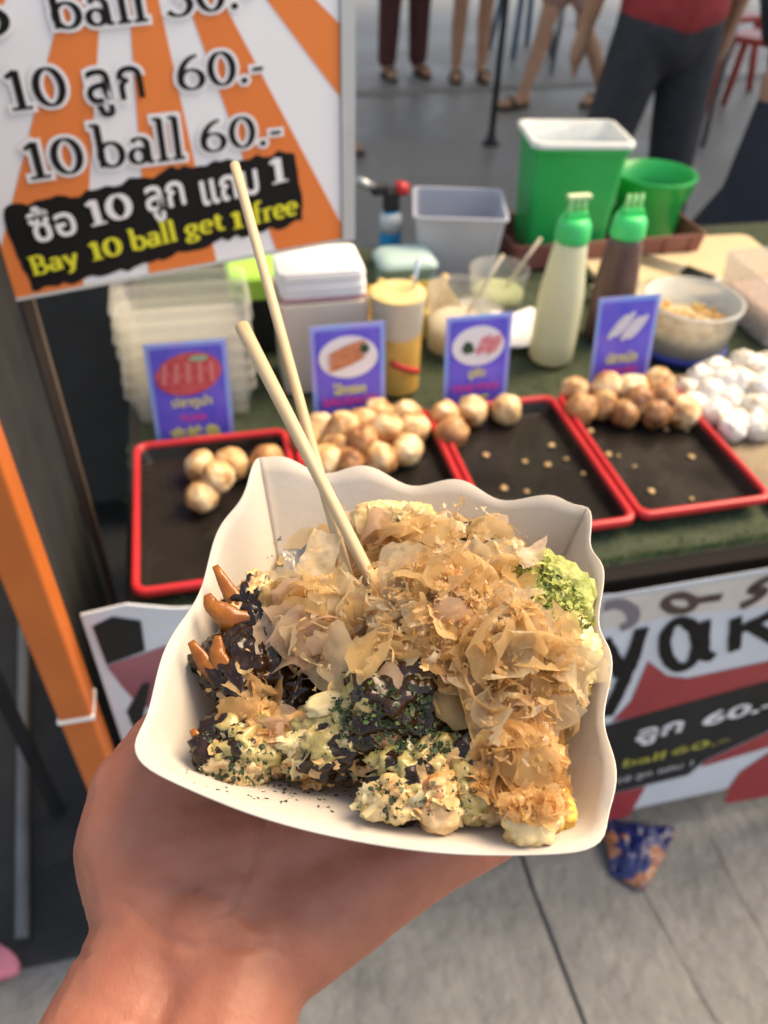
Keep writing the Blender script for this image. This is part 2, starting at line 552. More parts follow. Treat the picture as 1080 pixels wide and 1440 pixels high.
# orange upright of the stall frame, black side curtain and slim brown post
m_orange = mat('orange_paint', (.52, .14, .022), .45, (.40, .10, .018), 7, .2, .0006, 40)
op = thing('stall_upright', 'orange painted square steel upright at the front corner of the stall', 'post', (-.200, .585, 0))
MB().box((.004, 0, 1.1), (.036, .036, 2.2)).build('tube', m_orange, op, bevel=.004)
MB().box((.004, 0, .674), (.0385, .0385, .006)).build('tape_band', mat('white_tape', (.7, .7, .68), .5), op)
MB().box((0, 0, .006), (.09, .09, .012)).build('foot_plate', m_black, op)
bp = thing('brown_post', 'slim brown square post behind the black side curtain', 'post', (-.196, .905, 0))
MB().box((0, 0, .9), (.012, .012, 1.8)).build('tube', mat('brown_metal', (.10, .065, .045), .5, (.14, .1, .07), 9), bp)
MB().box((0, 0, .005), (.06, .06, .01)).build('foot_plate', m_black, bp)
vs = []; fs = []
N, M_ = 30, 12
for j in range(M_ + 1):
    for i in range(N + 1):
        y = .615 + .28 * i / N; z = .05 + 1.25 * j / M_
        vs.append((-.207 + .004 * math.sin(i * .9) * (1.1 - j / M_), y, z))
for j in range(M_):
    for i in range(N):
        fs.append((j * (N + 1) + i, j * (N + 1) + i + 1, (j + 1) * (N + 1) + i + 1, (j + 1) * (N + 1) + i))
k = MB().add(vs, fs).build('side_curtain', mat('black_cloth', (.012, .012, .013), .85, (.022, .022, .022), 20, .2, .001, 300), smooth=True, solid=.002)
tag(k, 'black cloth side curtain between the orange upright and the brown post', 'curtain')
k = loft([(rrect(.02, .012, .008), 0), (rrect(.03, .018, .012), .04), (rrect(.026, .014, .01), .12), (rrect(.008, .006, .004), .16)]).build('teal_bag', mat('teal_plastic', (.05, .36, .33), .35, (.08, .45, .42), 20, bump=.003, bscale=40), loc=(-.275, .90, .80), smooth=True)
tag(k, 'small teal plastic bag hanging behind the orange upright', 'bag')

# made-up dark cart standing in for the shaded street left of the stall
cart = thing('shade_fill_cart', 'dark grey cart added to fill the shaded gap left of the stall', 'cart', (-.48, 1.9, 0))
MB().box((0, 0, .42), (.72, .5, .66)).build('cover', mat('dark_cover', (.022, .023, .023), .6, (.04, .041, .04), 5, .3, .004, 18), cart, bevel=.015)
MB().box((0, 0, .765), (.75, .53, .022)).build('top_board', mat('dark_board', (.06, .062, .06), .5, (.09, .09, .085), 6), cart, bevel=.004)
for sx in (-.3, .3):
    for sy in (-.2, .2):
        MB().box((sx, sy, .045), (.04, .04, .088)).build('leg', m_black, cart)

# ------------------------------------------------------------------ printed menu board
RZ = rad(15)
SO = ony(497, 335, 1.0)
def suv(px, py):
    u = Vector((math.cos(RZ), math.sin(RZ), 0)); n = Vector((math.sin(RZ), -math.cos(RZ), 0))
    d = ray(px, py)
    t = (SO - CAM).dot(n) / d.dot(n)
    p = CAM + d * t - SO
    return (p.dot(u), p.z)
mbd = thing('menu_board', 'printed price board with orange sunburst stripes in a clear frame above the counter', 'sign', SO, RZ)
FR = (math.pi / 2, 0, 0)
def onsign(mb, name, m, off):
    return mb.build(name, m, mbd, loc=(0, -off, 0), rot=FR)
m_pw = mat('poster_white', (.82, .82, .82), .35, (.79, .79, .80), 3)
m_po = mat('poster_orange', (.78, .22, .045), .35, (.72, .19, .04), 3)
m_ink = mat('print_black', (.010, .009, .009), .65, (.016, .014, .014), 10, spec=.15)
m_yel = mat('print_yellow', (.72, .70, .03), .4)
m_fr = clear_plastic('acrylic', (.75, .78, .78), .12, .35, .1)
SL, SH = -.62, .62
mbx = MB()
mbx.box((SL / 2, SH / 2, -.003), (-SL, SH, .005))
onsign(mbx, 'acrylic_back', mat('acrylic_milk', (.55, .57, .57), .25, (.5, .52, .52), 5), 0)
pr = suv(479, 319)[0]; pb = suv(250, 376)[1]
onsign(MB().add([(SL + .015, pb, 0), (pr, pb, 0), (pr, SH - .015, 0), (SL + .015, SH - .015, 0)], [(0, 1, 2, 3)]), 'poster_sheet', m_pw, .001)
# sunburst: each stripe clipped to the sheet
src = suv(159, -287)
edges = [((13, 300), (125, 265)), ((194, 185), (267, 200)), ((315, 148), (478, 312)), ((478, 137), (478, 34))]
def clip(poly, x0, x1, y0, y1):
    def cl(P, f, inter):
        o = []
        for i in range(len(P)):
            a, b = P[i - 1], P[i]
            if f(b):
                if not f(a): o.append(inter(a, b))
                o.append(b)
            elif f(a): o.append(inter(a, b))
        return o
    def ix(xv): return lambda a, b: (xv, a[1] + (b[1] - a[1]) * (xv - a[0]) / (b[0] - a[0]))
    def iy(yv): return lambda a, b: (a[0] + (b[0] - a[0]) * (yv - a[1]) / (b[1] - a[1]), yv)
    for f, it in ((lambda p: p[0] >= x0, ix(x0)), (lambda p: p[0] <= x1, ix(x1)), (lambda p: p[1] >= y0, iy(y0)), (lambda p: p[1] <= y1, iy(y1))):
        poly = cl(poly, f, it)
        if not poly: return poly
    return poly
angs = []
for a, b in edges:
    A = suv(*a); B = suv(*b)
    angs.append((math.atan2(A[1] - src[1], A[0] - src[0]), math.atan2(B[1] - src[1], B[0] - src[0])))
d0 = angs[0][0] - (angs[1][0] - angs[0][1]) * 1.4
angs.append((d0 - .32, d0)); angs.append((d0 - .8, d0 - .55))
for a0, a1 in angs:
    P = [src, (src[0] + 2 * math.cos(a0), src[1] + 2 * math.sin(a0)), (src[0] + 2 * math.cos(a1), src[1] + 2 * math.sin(a1))]
    P = clip(P, SL + .015, pr, pb, SH - .015)
    if len(P) > 2:
        onsign(MB().add([(x, y, 0) for x, y in P], [tuple(range(len(P)))]), 'orange_stripe', m_po, .0016)
# frame strips of the acrylic holder
for (x0, x1, y0, y1) in ((pr + .001, 0, 0, SH), (SL, SL + .014, 0, SH), (SL + .0145, pr + .0005, 0, pb - .001), (SL + .0145, pr + .0005, SH - .014, SH)):
    onsign(MB().box(((x0 + x1) / 2, (y0 + y1) / 2, .002), (x1 - x0, y1 - y0, .004)), 'frame_strip', mat('frame_grey', (.42, .44, .44), .25, (.5, .52, .52), 8), .0005)
MB().box((-.6, .02, .2), (.02, .02, 1.6)).build('stand_post', m_black, mbd, loc=(0, 0, -SO.z + .6))
MB().box((-.6, .02, .006), (.16, .2, .012)).build('stand_foot', m_black, mbd, loc=(0, 0, -SO.z + .002))

def serif_line(body, p0, p1, hpx, m, off, outline=None, thick=.118, thin=.05):
    """a line of serif lettering whose baseline runs from pixel p0 to p1 on the board"""
    A = Vector(suv(*p0)); B = Vector(suv(*p1))
    hm = (Vector(suv(p0[0], p0[1] - hpx)) - A).length / .70
    for gr, mm, of, nm in (((outline[0], outline[1], off - .0007, 'letter_outline'),) if outline else ()) + ((0.0, m, off, 'lettering'),):
        mb, wd = serif_mesh(body, thick, thin, gr, .0006)
        sx = (B - A).length / wd
        an = math.atan2(B.y - A.y, B.x - A.x)
        vv = []
        for (x, y, z) in mb.v:
            X, Y_ = x * sx, y * hm
            vv.append((A.x + X * math.cos(an) - Y_ * math.sin(an), A.y + X * math.sin(an) + Y_ * math.cos(an), z * .02))
        mb.v = vv
        onsign(mb, nm, mm, of)
def sans_line(body, cpx, wpx, hpx, slope, m, off, bold, outline=None):
    C = Vector(suv(*cpx)); a = Vector(suv(cpx[0] + 10, cpx[1] + slope * 10)) - C
    sc1 = a.length / (10 * math.hypot(1, slope))
    an = math.atan2(a.y, a.x)
    for b, mm, of, nm, zz in ((((outline[0]), outline[1], off - .0006, 'letter_outline', 0),) if outline else ()) + ((bold, m, off, 'lettering', 0),):
        base = text_mesh(body, 1.0, bold)
        me = text_mesh(body, 1.0, b)
        xs_ = [v.co.x for v in base.vertices]; ys_ = [v.co.y for v in base.vertices]
        cx, cy = (min(xs_) + max(xs_)) / 2, (min(ys_) + max(ys_)) / 2
        sx, sy = wpx * sc1 / (max(xs_) - min(xs_)), hpx * sc1 / (max(ys_) - min(ys_))
        for v in me.vertices:
            X, Y_ = (v.co.x - cx) * sx, (v.co.y - cy) * sy
            v.co = (C.x + X * math.cos(an) - Y_ * math.sin(an), C.y + X * math.sin(an) + Y_ * math.cos(an), 0)
        obj(nm, me, mm, mbd, (0, -of, 0), FR)
OL = (.065, m_pw)
serif_line('5', (-40, 53), (22, 44), 62, m_ink, .0036, OL)
serif_line('ball', (72, 42), (210, 28), 58, m_ink, .0036, OL)
serif_line('30.-', (232, 24), (362, 8), 54, m_ink, .0036, OL)
serif_line('10', (12, 155), (100, 146), 56, m_ink, .0036, OL)
sans_line('ลูก', (162, 128), 80, 62, -.12, m_ink, .0036, .010, (.075, m_pw))
serif_line('60.-', (248, 128), (374, 112), 50, m_ink, .0036, OL)
serif_line('10', (38, 252), (124, 240), 52, m_ink, .0036, OL)
serif_line('ball', (136, 237), (262, 221), 56, m_ink, .0036, OL)
serif_line('60.-', (280, 215), (398, 200), 46, m_ink, .0036, OL)
# torn black patch
edge_px = [(4, 292)]
top = [(40, 284), (60, 276), (110, 272), (150, 262), (180, 252), (215, 246), (240, 236), (290, 229), (340, 222), (380, 216), (413, 212)]
rgt = [(418, 240), (423, 275), (425, 305)]
bot = [(400, 318), (360, 326), (310, 338), (270, 352), (230, 362), (190, 376), (140, 388), (90, 398), (45, 408)]
lft = [(36, 385), (22, 360), (14, 335), (6, 318)]
PP = []
ring_ = edge_px + top + rgt + bot + lft
for i, p in enumerate(ring_):
    q = ring_[(i + 1) % len(ring_)]
    n2 = max(1, int(math.hypot(q[0] - p[0], q[1] - p[1]) / 9))
    for k in range(n2):
        PP.append((p[0] + (q[0] - p[0]) * k / n2 + R_.uniform(-1.5, 1.5), p[1] + (q[1] - p[1]) * k / n2 + R_.uniform(-4, 4)))
onsign(MB().add([(*suv(*p), 0) for p in PP], [tuple(range(len(PP)))]), 'black_patch', m_ink, .0022)
sans_line('ซื้อ', (72, 310), 64, 52, -.23, m_pw, .0036, .018)
serif_line('10', (124, 318), (190, 302), 36, m_pw, .0036, None, .15, .07)
sans_line('ลูก', (232, 282), 56, 50, -.23, m_pw, .0036, .018)
sans_line('แถม', (322, 262), 82, 34, -.23, m_pw, .0036, .018)
serif_line('1', (378, 259), (406, 252), 36, m_pw, .0036, None, .15, .07)
serif_line('Bay', (46, 386), (112, 370), 26, m_yel, .0036, None, .17, .075)
serif_line('10', (127, 366), (174, 355), 26, m_yel, .0036, None, .17, .075)
serif_line('ball', (185, 352), (250, 336), 28, m_yel, .0036, None, .17, .075)
serif_line('get', (260, 333), (315, 320), 26, m_yel, .0036, None, .17, .075)
serif_line('1', (324, 322), (344, 317), 24, m_yel, .0036, None, .17, .075)
serif_line('free', (356, 314), (418, 299), 28, m_yel, .0036, None, .17, .075)

# ------------------------------------------------------------------ vinyl banner on the front of the stall
BY = .600
bn = thing('front_banner', 'hand-lettered vinyl banner hanging on the front of the stall', 'banner', (0, BY, 0))
def bxz(px, py):
    p = ony(px, py, BY); return (p.x, p.z)
m_vin = mat('vinyl_white', (.60, .63, .68), .4, (.5, .53, .58), 8, .3, .002, 14)
m_vcr = mat('vinyl_cream', (.62, .58, .52), .5, (.5, .45, .4), 10, .3, .002, 20)
m_vred = mat('vinyl_red', (.34, .03, .035), .4, (.25, .02, .03), 8)
m_vblk = mat('vinyl_black', (.012, .014, .014), .6, (.022, .022, .022), 9, spec=.2)
m_brn = mat('brown_marker', (.05, .03, .022), .6, (.08, .05, .04), 25)
def bpoly(pts, name, m, off, world=False):
    P = [q if world else bxz(*q) for q in pts]
    MB().add([(x, z, 0) for x, z in P], [tuple(range(len(P)))]).build(name, m, bn, loc=(0, -off, 0), rot=FR)
outl = [(-.166, .12), (-.166, .802), (-.12, .808), (-.075, .792), (.1, .765), (.3, .725), (.45, .702), (.66, .706), (1.36, .72), (1.36, .12), (.9, .118), (.6, .115), (.3, .118)]
mb = MB(); n = len(outl)
mb.add([(x, z, 0) for x, z in outl] + [(x, z, -.0025) for x, z in outl], [tuple(range(n)), tuple(range(n, 2 * n))[::-1]] + [(i, (i + 1) % n, n + (i + 1) % n, n + i) for i in range(n)])
mb.build('vinyl_sheet', m_vin, bn, rot=FR)
bpoly([(845, 843), (960, 826), (1080, 806), (1150, 795), (1150, 846), (1000, 858), (925, 870), (845, 884)], 'folded_hem', m_vcr, .0012)
bpoly([(887, 985), (911, 929), (938, 950), (967, 953), (1080, 929), (1200, 905), (1200, 930), (1080, 960), (938, 997), (860, 1014)], 'red_ray', m_vred, .0012)
bpoly([(600, 1085), (861, 1016), (938, 994), (1080, 956), (1200, 925), (1200, 985), (1080, 1027), (991, 1068), (967, 1089), (858, 1115), (600, 1170)], 'black_band', m_vblk, .0016)
bpoly([(820, 1125), (908, 1105), (884, 1148), (820, 1157)], 'red_ray', m_vred, .0012)
bpoly([(991, 1070), (1080, 1029), (1200, 990), (1200, 1020), (1080, 1050), (985, 1078)], 'red_ray', m_vred, .0013)
bpoly([(1018, 1130), (1024, 1108), (1040, 1085), (1080, 1058), (1200, 1010), (1200, 1095), (1080, 1119)], 'red_ray', m_vred, .0011)
bpoly([(130, 880), (158, 866), (198, 872), (204, 914), (150, 934)], 'black_corner_patch', m_vblk, .0014)
bpoly([(150, 936), (240, 905), (300, 900), (300, 985), (220, 1000), (190, 985), (172, 965)], 'red_ray', mat('vinyl_maroon', (.30, .11, .13), .4, (.2, .06, .08), 10), .0010)
bpoly([(178, 1000), (200, 960), (212, 958), (195, 1040)], 'black_band', m_vblk, .0012)
def bbrush(name, strokes, wpx, m, off):
    s = (Vector(bxz(965, 900)) - Vector(bxz(955, 900))).length / 10
    mb = MB()
    for i, st in enumerate(strokes):
        brush(mb, [bxz(*p) for p in st], wpx * s, i * .0003)
    mb.build(name, m, bn, loc=(0, -off, 0), rot=FR)
ring = lambda cx, cy, rx, ry, a0=0, a1=360: [(cx + rx * math.cos(rad(a)), cy + ry * math.sin(rad(a))) for a in range(a0, a1 + 1, 30)]
bbrush('letter_y', [[(846, 900), (862, 925), (874, 948)], [(902, 882), (888, 925), (872, 965), (852, 1006)]], 21, m_ink, .0022)
bbrush('letter_a', [ring(957, 905, 23, 33), [(990, 872), (989, 905), (991, 920), (1003, 923)]], 17, m_ink, .0022)
bbrush('letter_k', [[(1034, 868), (1033, 890), (1032, 914)], [(1092, 858), (1066, 872), (1036, 886)], [(1055, 878), (1080, 893), (1100, 905)]], 18, m_ink, .0022)
bbrush('brown_letter', [ring(955, 847, 20, 11), [(970, 845), (992, 841), (1014, 838)]], 13, m_brn, .0022)
bbrush('brown_letter', [[(1040, 852), (1060, 842), (1072, 830), (1056, 828), (1076, 814), (1100, 808)]], 15, m_brn, .0022)
bbrush('brown_letter', [[(848, 852), (870, 848), (888, 858), (888, 874), (872, 882)]], 17, mat('faded_marker', (.17, .15, .17), .6), .0022)
def bsans(body, cpx, wpx, hpx, slope, m, bold=.03):
    C = Vector(bxz(*cpx)); a = Vector(bxz(cpx[0] + 10, cpx[1] + slope * 10)) - C
    s1 = a.length / (10 * math.hypot(1, slope)); an = math.atan2(a.y, a.x)
    me = text_fit(body, wpx * s1, hpx * s1 * 1.25, bold)
    for v in me.vertices:
        X, Y_ = v.co.x, v.co.y
        v.co = (C.x + X * math.cos(an) - Y_ * math.sin(an), C.y + X * math.sin(an) + Y_ * math.cos(an), 0)
    obj('lettering', me, m, bn, (0, -.0024, 0), FR)
m_lw = mat('paint_white', (.75, .76, .78), .5, (.5, .5, .52), 40)
m_ly = mat('paint_yellow', (.42, .40, .05), .5, (.25, .24, .04), 40)
bsans('ลูก', (926, 1030), 68, 34, -.24, m_lw, .03)
bsans('60.-', (1040, 998), 108, 26, -.26, m_lw, .03)
bsans('ball', (905, 1066), 60, 16, -.22, m_ly, .02)
bsans('60.-', (985, 1046), 84, 15, -.24, m_ly, .02)
bsans('ซื้อ 10 ลูก แถม 1', (905, 1088), 140, 17, -.24, m_lw, .0)

# crumpled blue wrapper on the ground below the banner
mb = MB(); vs = []; fs = []
N = 22
for j in range(N + 1):
    for i in range(N + 1):
        u, v = i / N, j / N
        q = onz(832 + 118 * u + 10 * v, 1150 + 18 * u, 0)
        q2 = onz(858 + 45 * u, 1232 + 26 * u, 0)
        p = q.lerp(q2, v)
        z = .008 + .026 * math.sin(v * math.pi) ** .7 * (0.5 + .5 * math.sin(u * math.pi)) + .010 * noise.noise(Vector((u * 4, v * 4, 3))) + .006 * noise.noise(Vector((u * 11, v * 11, 7)))
        vs.append((p.x - .58, p.y - .54, max(z, .003)))
for j in range(N):
    for i in range(N):
        fs.append((j * (N + 1) + i, j * (N + 1) + i + 1, (j + 1) * (N + 1) + i + 1, (j + 1) * (N + 1) + i))
mw = bpy.data.materials.new('blue_foil'); mw.use_nodes = True
n_ = mw.node_tree; b_ = n_.nodes['Principled BSDF']; b_.inputs['Roughness'].default_value = .3
wv = n_.nodes.new('ShaderNodeTexNoise'); wv.inputs['Scale'].default_value = 22; wv.inputs['Detail'].default_value = 2
cr = n_.nodes.new('ShaderNodeValToRGB'); cr.color_ramp.elements[0].position = .57; cr.color_ramp.elements[0].color = (.010, .016, .10, 1)
cr.color_ramp.elements[1].position = .62; cr.color_ramp.elements[1].color = (.28, .12, .06, 1)
tc = n_.nodes.new('ShaderNodeTexCoord')
n_.links.new(tc.outputs['Object'], wv.inputs['Vector']); n_.links.new(wv.outputs['Fac'], cr.inputs['Fac']); n_.links.new(cr.outputs[0], b_.inputs['Base Color'])
k = MB().add(vs, fs).build('blue_wrapper', mw, loc=(.58, .54, 0), smooth=True, solid=.001)
tag(k, 'crumpled blue wrapper bag with orange streaks on the ground under the banner', 'wrapper')
# pink sandal at the edge of the mat
q = onz(-12, 1345, 0.0)
sn = thing('pink_sandal', 'pink rubber sandal lying on the ground by the black mat', 'sandal', (q.x - .055, q.y, .0125), rad(70))
sole = [(.05 * math.cos(a) * (1.0 if math.cos(a) > 0 else .8) * .75, .115 * math.sin(a)) for a in [2 * math.pi * k / 28 for k in range(28)]]
MB().poly(sole, 0, .022).build('sole', mat('pink_rubber', (.6, .2, .26), .6, (.5, .15, .2), 20), sn, bevel=.004)
MB().tube([(-.035, -.0, .02), (-.02, .03, .045), (0, .06, .03), (.02, .03, .045), (.035, 0, .02)], .006).build('strap', mat('pale_pink', (.65, .4, .45), .5), sn, smooth=True)

# ================================================================== THINGS ON THE COUNTER
m_red = mat('red_lacquer', (.50, .025, .03), .3, (.42, .02, .025), 12)
m_lacq = mat('black_lacquer', (.009, .008, .007), .22, (.022, .018, .015), 9, .3, .0004, 50, rvar=.12, spec=.3)
def tray(x0, x1, y0, y1, label):
    t = thing('serving_tray', label, 'tray', ((x0 + x1) / 2, (y0 + y1) / 2, T + .001), 0, 'red rimmed black trays on the counter')
    hx, hy = (x1 - x0) / 2, (y1 - y0) / 2
    L = [(rrect(hx - .014, hy - .014, .012), 0), (rrect(hx - .004, hy - .004, .014), .019), (rrect(hx - .0095, hy - .0095, .012), .019), (rrect(hx - .017, hy - .017, .010), .004)]
    loft(L).build('pan', m_lacq, t, smooth=False, bevel=.001)
    L = [(rrect(hx - .0025, hy - .0025, .015), .013), (rrect(hx, hy, .016), .017), (rrect(hx, hy, .016), .023), (rrect(hx - .002, hy - .002, .015), .0255), (rrect(hx - .007, hy - .007, .013), .0255), (rrect(hx - .009, hy - .009, .012), .022), (rrect(hx - .009, hy - .009, .012), .0165)]
    loft(L, False, False).build('rim', m_red, t, smooth=True)
    return t
tray(-.120, .086, .638, .918, 'black serving tray with red rim holding four balls behind the tuna card')
tray(.090, .293, .640, .928, 'black serving tray with red rim heaped with balls behind the sausage card')
tray(.296, .484, .645, .930, 'black serving tray with red rim, nearly empty, before the crab stick card')
tray(.488, .676, .650, .932, 'black serving tray with red rim before the squid card')
# crumbs left on two of the trays
m_crumb = mat('crumb', (.34, .20, .08), .7, (.50, .36, .17), 90)
for nm, lab, pts in (('batter_crumb', 'small fried batter crumb left on the nearly empty black tray', [(776, 626), (796, 645), (738, 648), (770, 652), (709, 685), (741, 690), (683, 640), (820, 665)]),
                     ('batter_crumb', 'small fried batter crumb on the tray before the squid card', [(855, 638), (870, 640), (893, 655), (937, 602), (965, 602), (972, 642), (916, 690), (830, 605), (972, 700)])):
    for p in pts:
        q = onz(p[0], p[1], T + .008)
        mb = MB(); s = R_.uniform(.0022, .0058)
        bm = bmesh.new(); bmesh.ops.create_icosphere(bm, subdivisions=2, radius=s)
        for v in bm.verts:
            v.co *= 1 + .6 * noise.noise(v.co * 160 + Vector((p[0], p[1], 0)))
            v.co.z *= .5
        me = bpy.data.meshes.new(nm); bm.to_mesh(me); bm.free()
        tag(obj(nm, me, m_crumb, loc=(q.x, q.y, T + .007), smooth=True), lab, 'crumb', lab.split(' ', 1)[1])

# ------------------------------------------------------------------ takoyaki balls on the trays
def ball_material(name, c, c2, c3):
    m = bpy.data.materials.new(name); m.use_nodes = True
    n = m.node_tree; b = n.nodes['Principled BSDF']
    tc = n.nodes.new('ShaderNodeTexCoord'); oi = n.nodes.new('ShaderNodeObjectInfo')
    mp = n.nodes.new('ShaderNodeMapping'); n.links.new(tc.outputs['Object'], mp.inputs['Vector'])
    ml = n.nodes.new('ShaderNodeMath'); ml.operation = 'MULTIPLY'; ml.inputs[1].default_value = 9; n.links.new(oi.outputs['Random'], ml.inputs[0])
    cx = n.nodes.new('ShaderNodeCombineXYZ'); n.links.new(ml.outputs[0], cx.inputs[0]); n.links.new(ml.outputs[0], cx.inputs[2]); n.links.new(cx.outputs[0], mp.inputs['Location'])
    no = n.nodes.new('ShaderNodeTexNoise'); no.inputs['Scale'].default_value = 34; no.inputs['Detail'].default_value = 6; n.links.new(mp.outputs[0], no.inputs['Vector'])
    cr = n.nodes.new('ShaderNodeValToRGB'); e = cr.color_ramp.elements
    e[0].position = .33; e[0].color = (*c3, 1); e[1].position = .68; e[1].color = (*c2, 1)
    k = e.new(.48); k.color = (*c, 1)
    n.links.new(no.outputs['Fac'], cr.inputs['Fac']); n.links.new(cr.outputs[0], b.inputs['Base Color'])
    b.inputs['Roughness'].default_value = .42; b.inputs['Subsurface Weight'].default_value = .25
    b.inputs['Subsurface Radius'].default_value = (.006, .003, .0015); b.inputs['Subsurface Scale'].default_value = 1
    bn2 = n.nodes.new('ShaderNodeTexNoise'); bn2.inputs['Scale'].default_value = 220; bn2.inputs['Detail'].default_value = 4; n.links.new(mp.outputs[0], bn2.inputs['Vector'])
    bu = n.nodes.new('ShaderNodeBump'); bu.inputs['Distance'].default_value = .0012; n.links.new(bn2.outputs['Fac'], bu.inputs['Height']); n.links.new(bu.outputs[0], b.inputs['Normal'])
    MATS[name] = m
    return m
m_ball = ball_material('fried_batter', (.64, .40, .17), (.86, .72, .46), (.28, .10, .03))
m_ball2 = ball_material('fried_batter_brown', (.38, .17, .06), (.60, .38, .16), (.16, .06, .025))
m_ballw = ball_material('floured_white', (.76, .73, .66), (.84, .82, .77), (.58, .48, .34))
def lumpy(r, seed, a1=.09, a2=.035, sub=4, flat=.95):
    bm = bmesh.new(); bmesh.ops.create_icosphere(bm, subdivisions=sub, radius=1)
    o = Vector((seed * 7.3, seed * 3.1, seed * 1.7))
    for v in bm.verts:
        d = v.co.normalized()
        v.co = d * r * (1 + a1 * noise.noise(d * 1.6 + o) + a2 * noise.noise(d * 5 + o) + a2 * .5 * noise.noise(d * 12 + o))
        v.co.z *= flat
    me = bpy.data.meshes.new('takoyaki_ball'); bm.to_mesh(me); bm.free()
    me.polygons.foreach_set('use_smooth', [True] * len(me.polygons))
    return me
protos = [lumpy(.0230, s + 1, .13, .06, sub=4) for s in range(5)]
protob = [lumpy(.0230, s + 11, .13, .06, sub=4) for s in range(3)]
for p in protos: p.materials.append(m_ball)
for p in protob: p.materials.append(m_ball2)
sets = [
 ('golden takoyaki ball on the tray by the tuna card', [(282, 655, 0), (324, 652, 0), (284, 697, 0), (376, 650, 0), (306, 672, 1)]),
 ('golden takoyaki ball heaped on the tray by the sausage card', [(450, 603, 0), (481, 604, 1), (475, 630, 0), (509, 620, 1), (533, 583, 0), (571, 582, 0), (543, 603, 1), (582, 602, 0), (573, 632, 0), (535, 645, 0), (492, 651, 0), (458, 648, 0), (510, 596, 0), (430, 620, 0)]),
 ('golden takoyaki ball at the back of the nearly empty tray', [(626, 582, 0), (664, 577, 0), (712, 575, 0), (635, 608, 0)]),
 ('browned takoyaki ball on the tray by the squid card', [(809, 550, 0), (818, 575, 0), (853, 545, 1), (848, 568, 0), (890, 548, 1), (879, 580, 0), (925, 540, 1), (923, 580, 0), (960, 579, 0), (897, 562, 1), (932, 560, 1)]),
]
for si, (lab, pts) in enumerate(sets):
    for i, (px, py, lay) in enumerate(pts):
        pr_ = (protob if (si == 3 and i % 2) or i % 7 == 3 else protos)
        q = onz(px, py, T + .027 + lay * .014)
        o = bpy.data.objects.new('takoyaki_ball', pr_[(i + si) % len(pr_)]); col.objects.link(o)
        o.location = (q.x, q.y, T + .026 + lay * .016)
        o.rotation_euler = (R_.uniform(0, 6), R_.uniform(0, 6), R_.uniform(0, 6))
        s = R_.uniform(.9, 1.06); o.scale = (s, s, s)
        tag(o, lab, 'takoyaki', 'takoyaki balls, ' + lab.split('takoyaki ball ')[1])
# steel tray with the white floured ones
st = thing('steel_tray', 'flat brown steel tray under the white floured balls', 'tray', (.832, .80, T + .001))
loft([(rrect(.14, .155, .01), 0), (rrect(.148, .163, .012), .012), (rrect(.145, .160, .012), .012), (rrect(.138, .153, .01), .003)]).build('pan', mat('brown_steel', (.30, .24, .17), .35, (.2, .15, .1), 6, metal=.5, rvar=.15), st, bevel=.001)
pw = [lumpy(.0220, s + 31, .22, .09, 4) for s in range(4)]
for p in pw: p.materials.append(m_ballw)
wp = [(968, 548, 0), (985, 530, 1), (1008, 520, 1), (1000, 550, 1), (975, 570, 0), (1005, 580, 0), (1028, 560, 1), (1040, 535, 2), (1062, 520, 2), (1035, 592, 0), (1060, 570, 1), (1072, 545, 2), (1020, 535, 2), (1080, 525, 2), (1088, 560, 1), (1066, 598, 0), (1095, 590, 0), (1110, 540, 2), (1118, 570, 1), (1135, 590, 0), (1045, 512, 1), (1085, 508, 1), (1030, 600, 0)]
for i, (px, py, lay) in enumerate(wp):
    q = onz(px, py, T + .022 + lay * .012)
    o = bpy.data.objects.new('floured_ball', pw[i % 4]); col.objects.link(o)
    o.location = (q.x, q.y, T + .020 + lay * .012); o.rotation_euler = (i, i * 2.1, i * .7)
    s = R_.uniform(.9, 1.1); o.scale = (s, s, s)
    tag(o, 'white flour-coated ball piled on the brown steel tray', 'takoyaki', 'white floured balls piled on the steel tray')

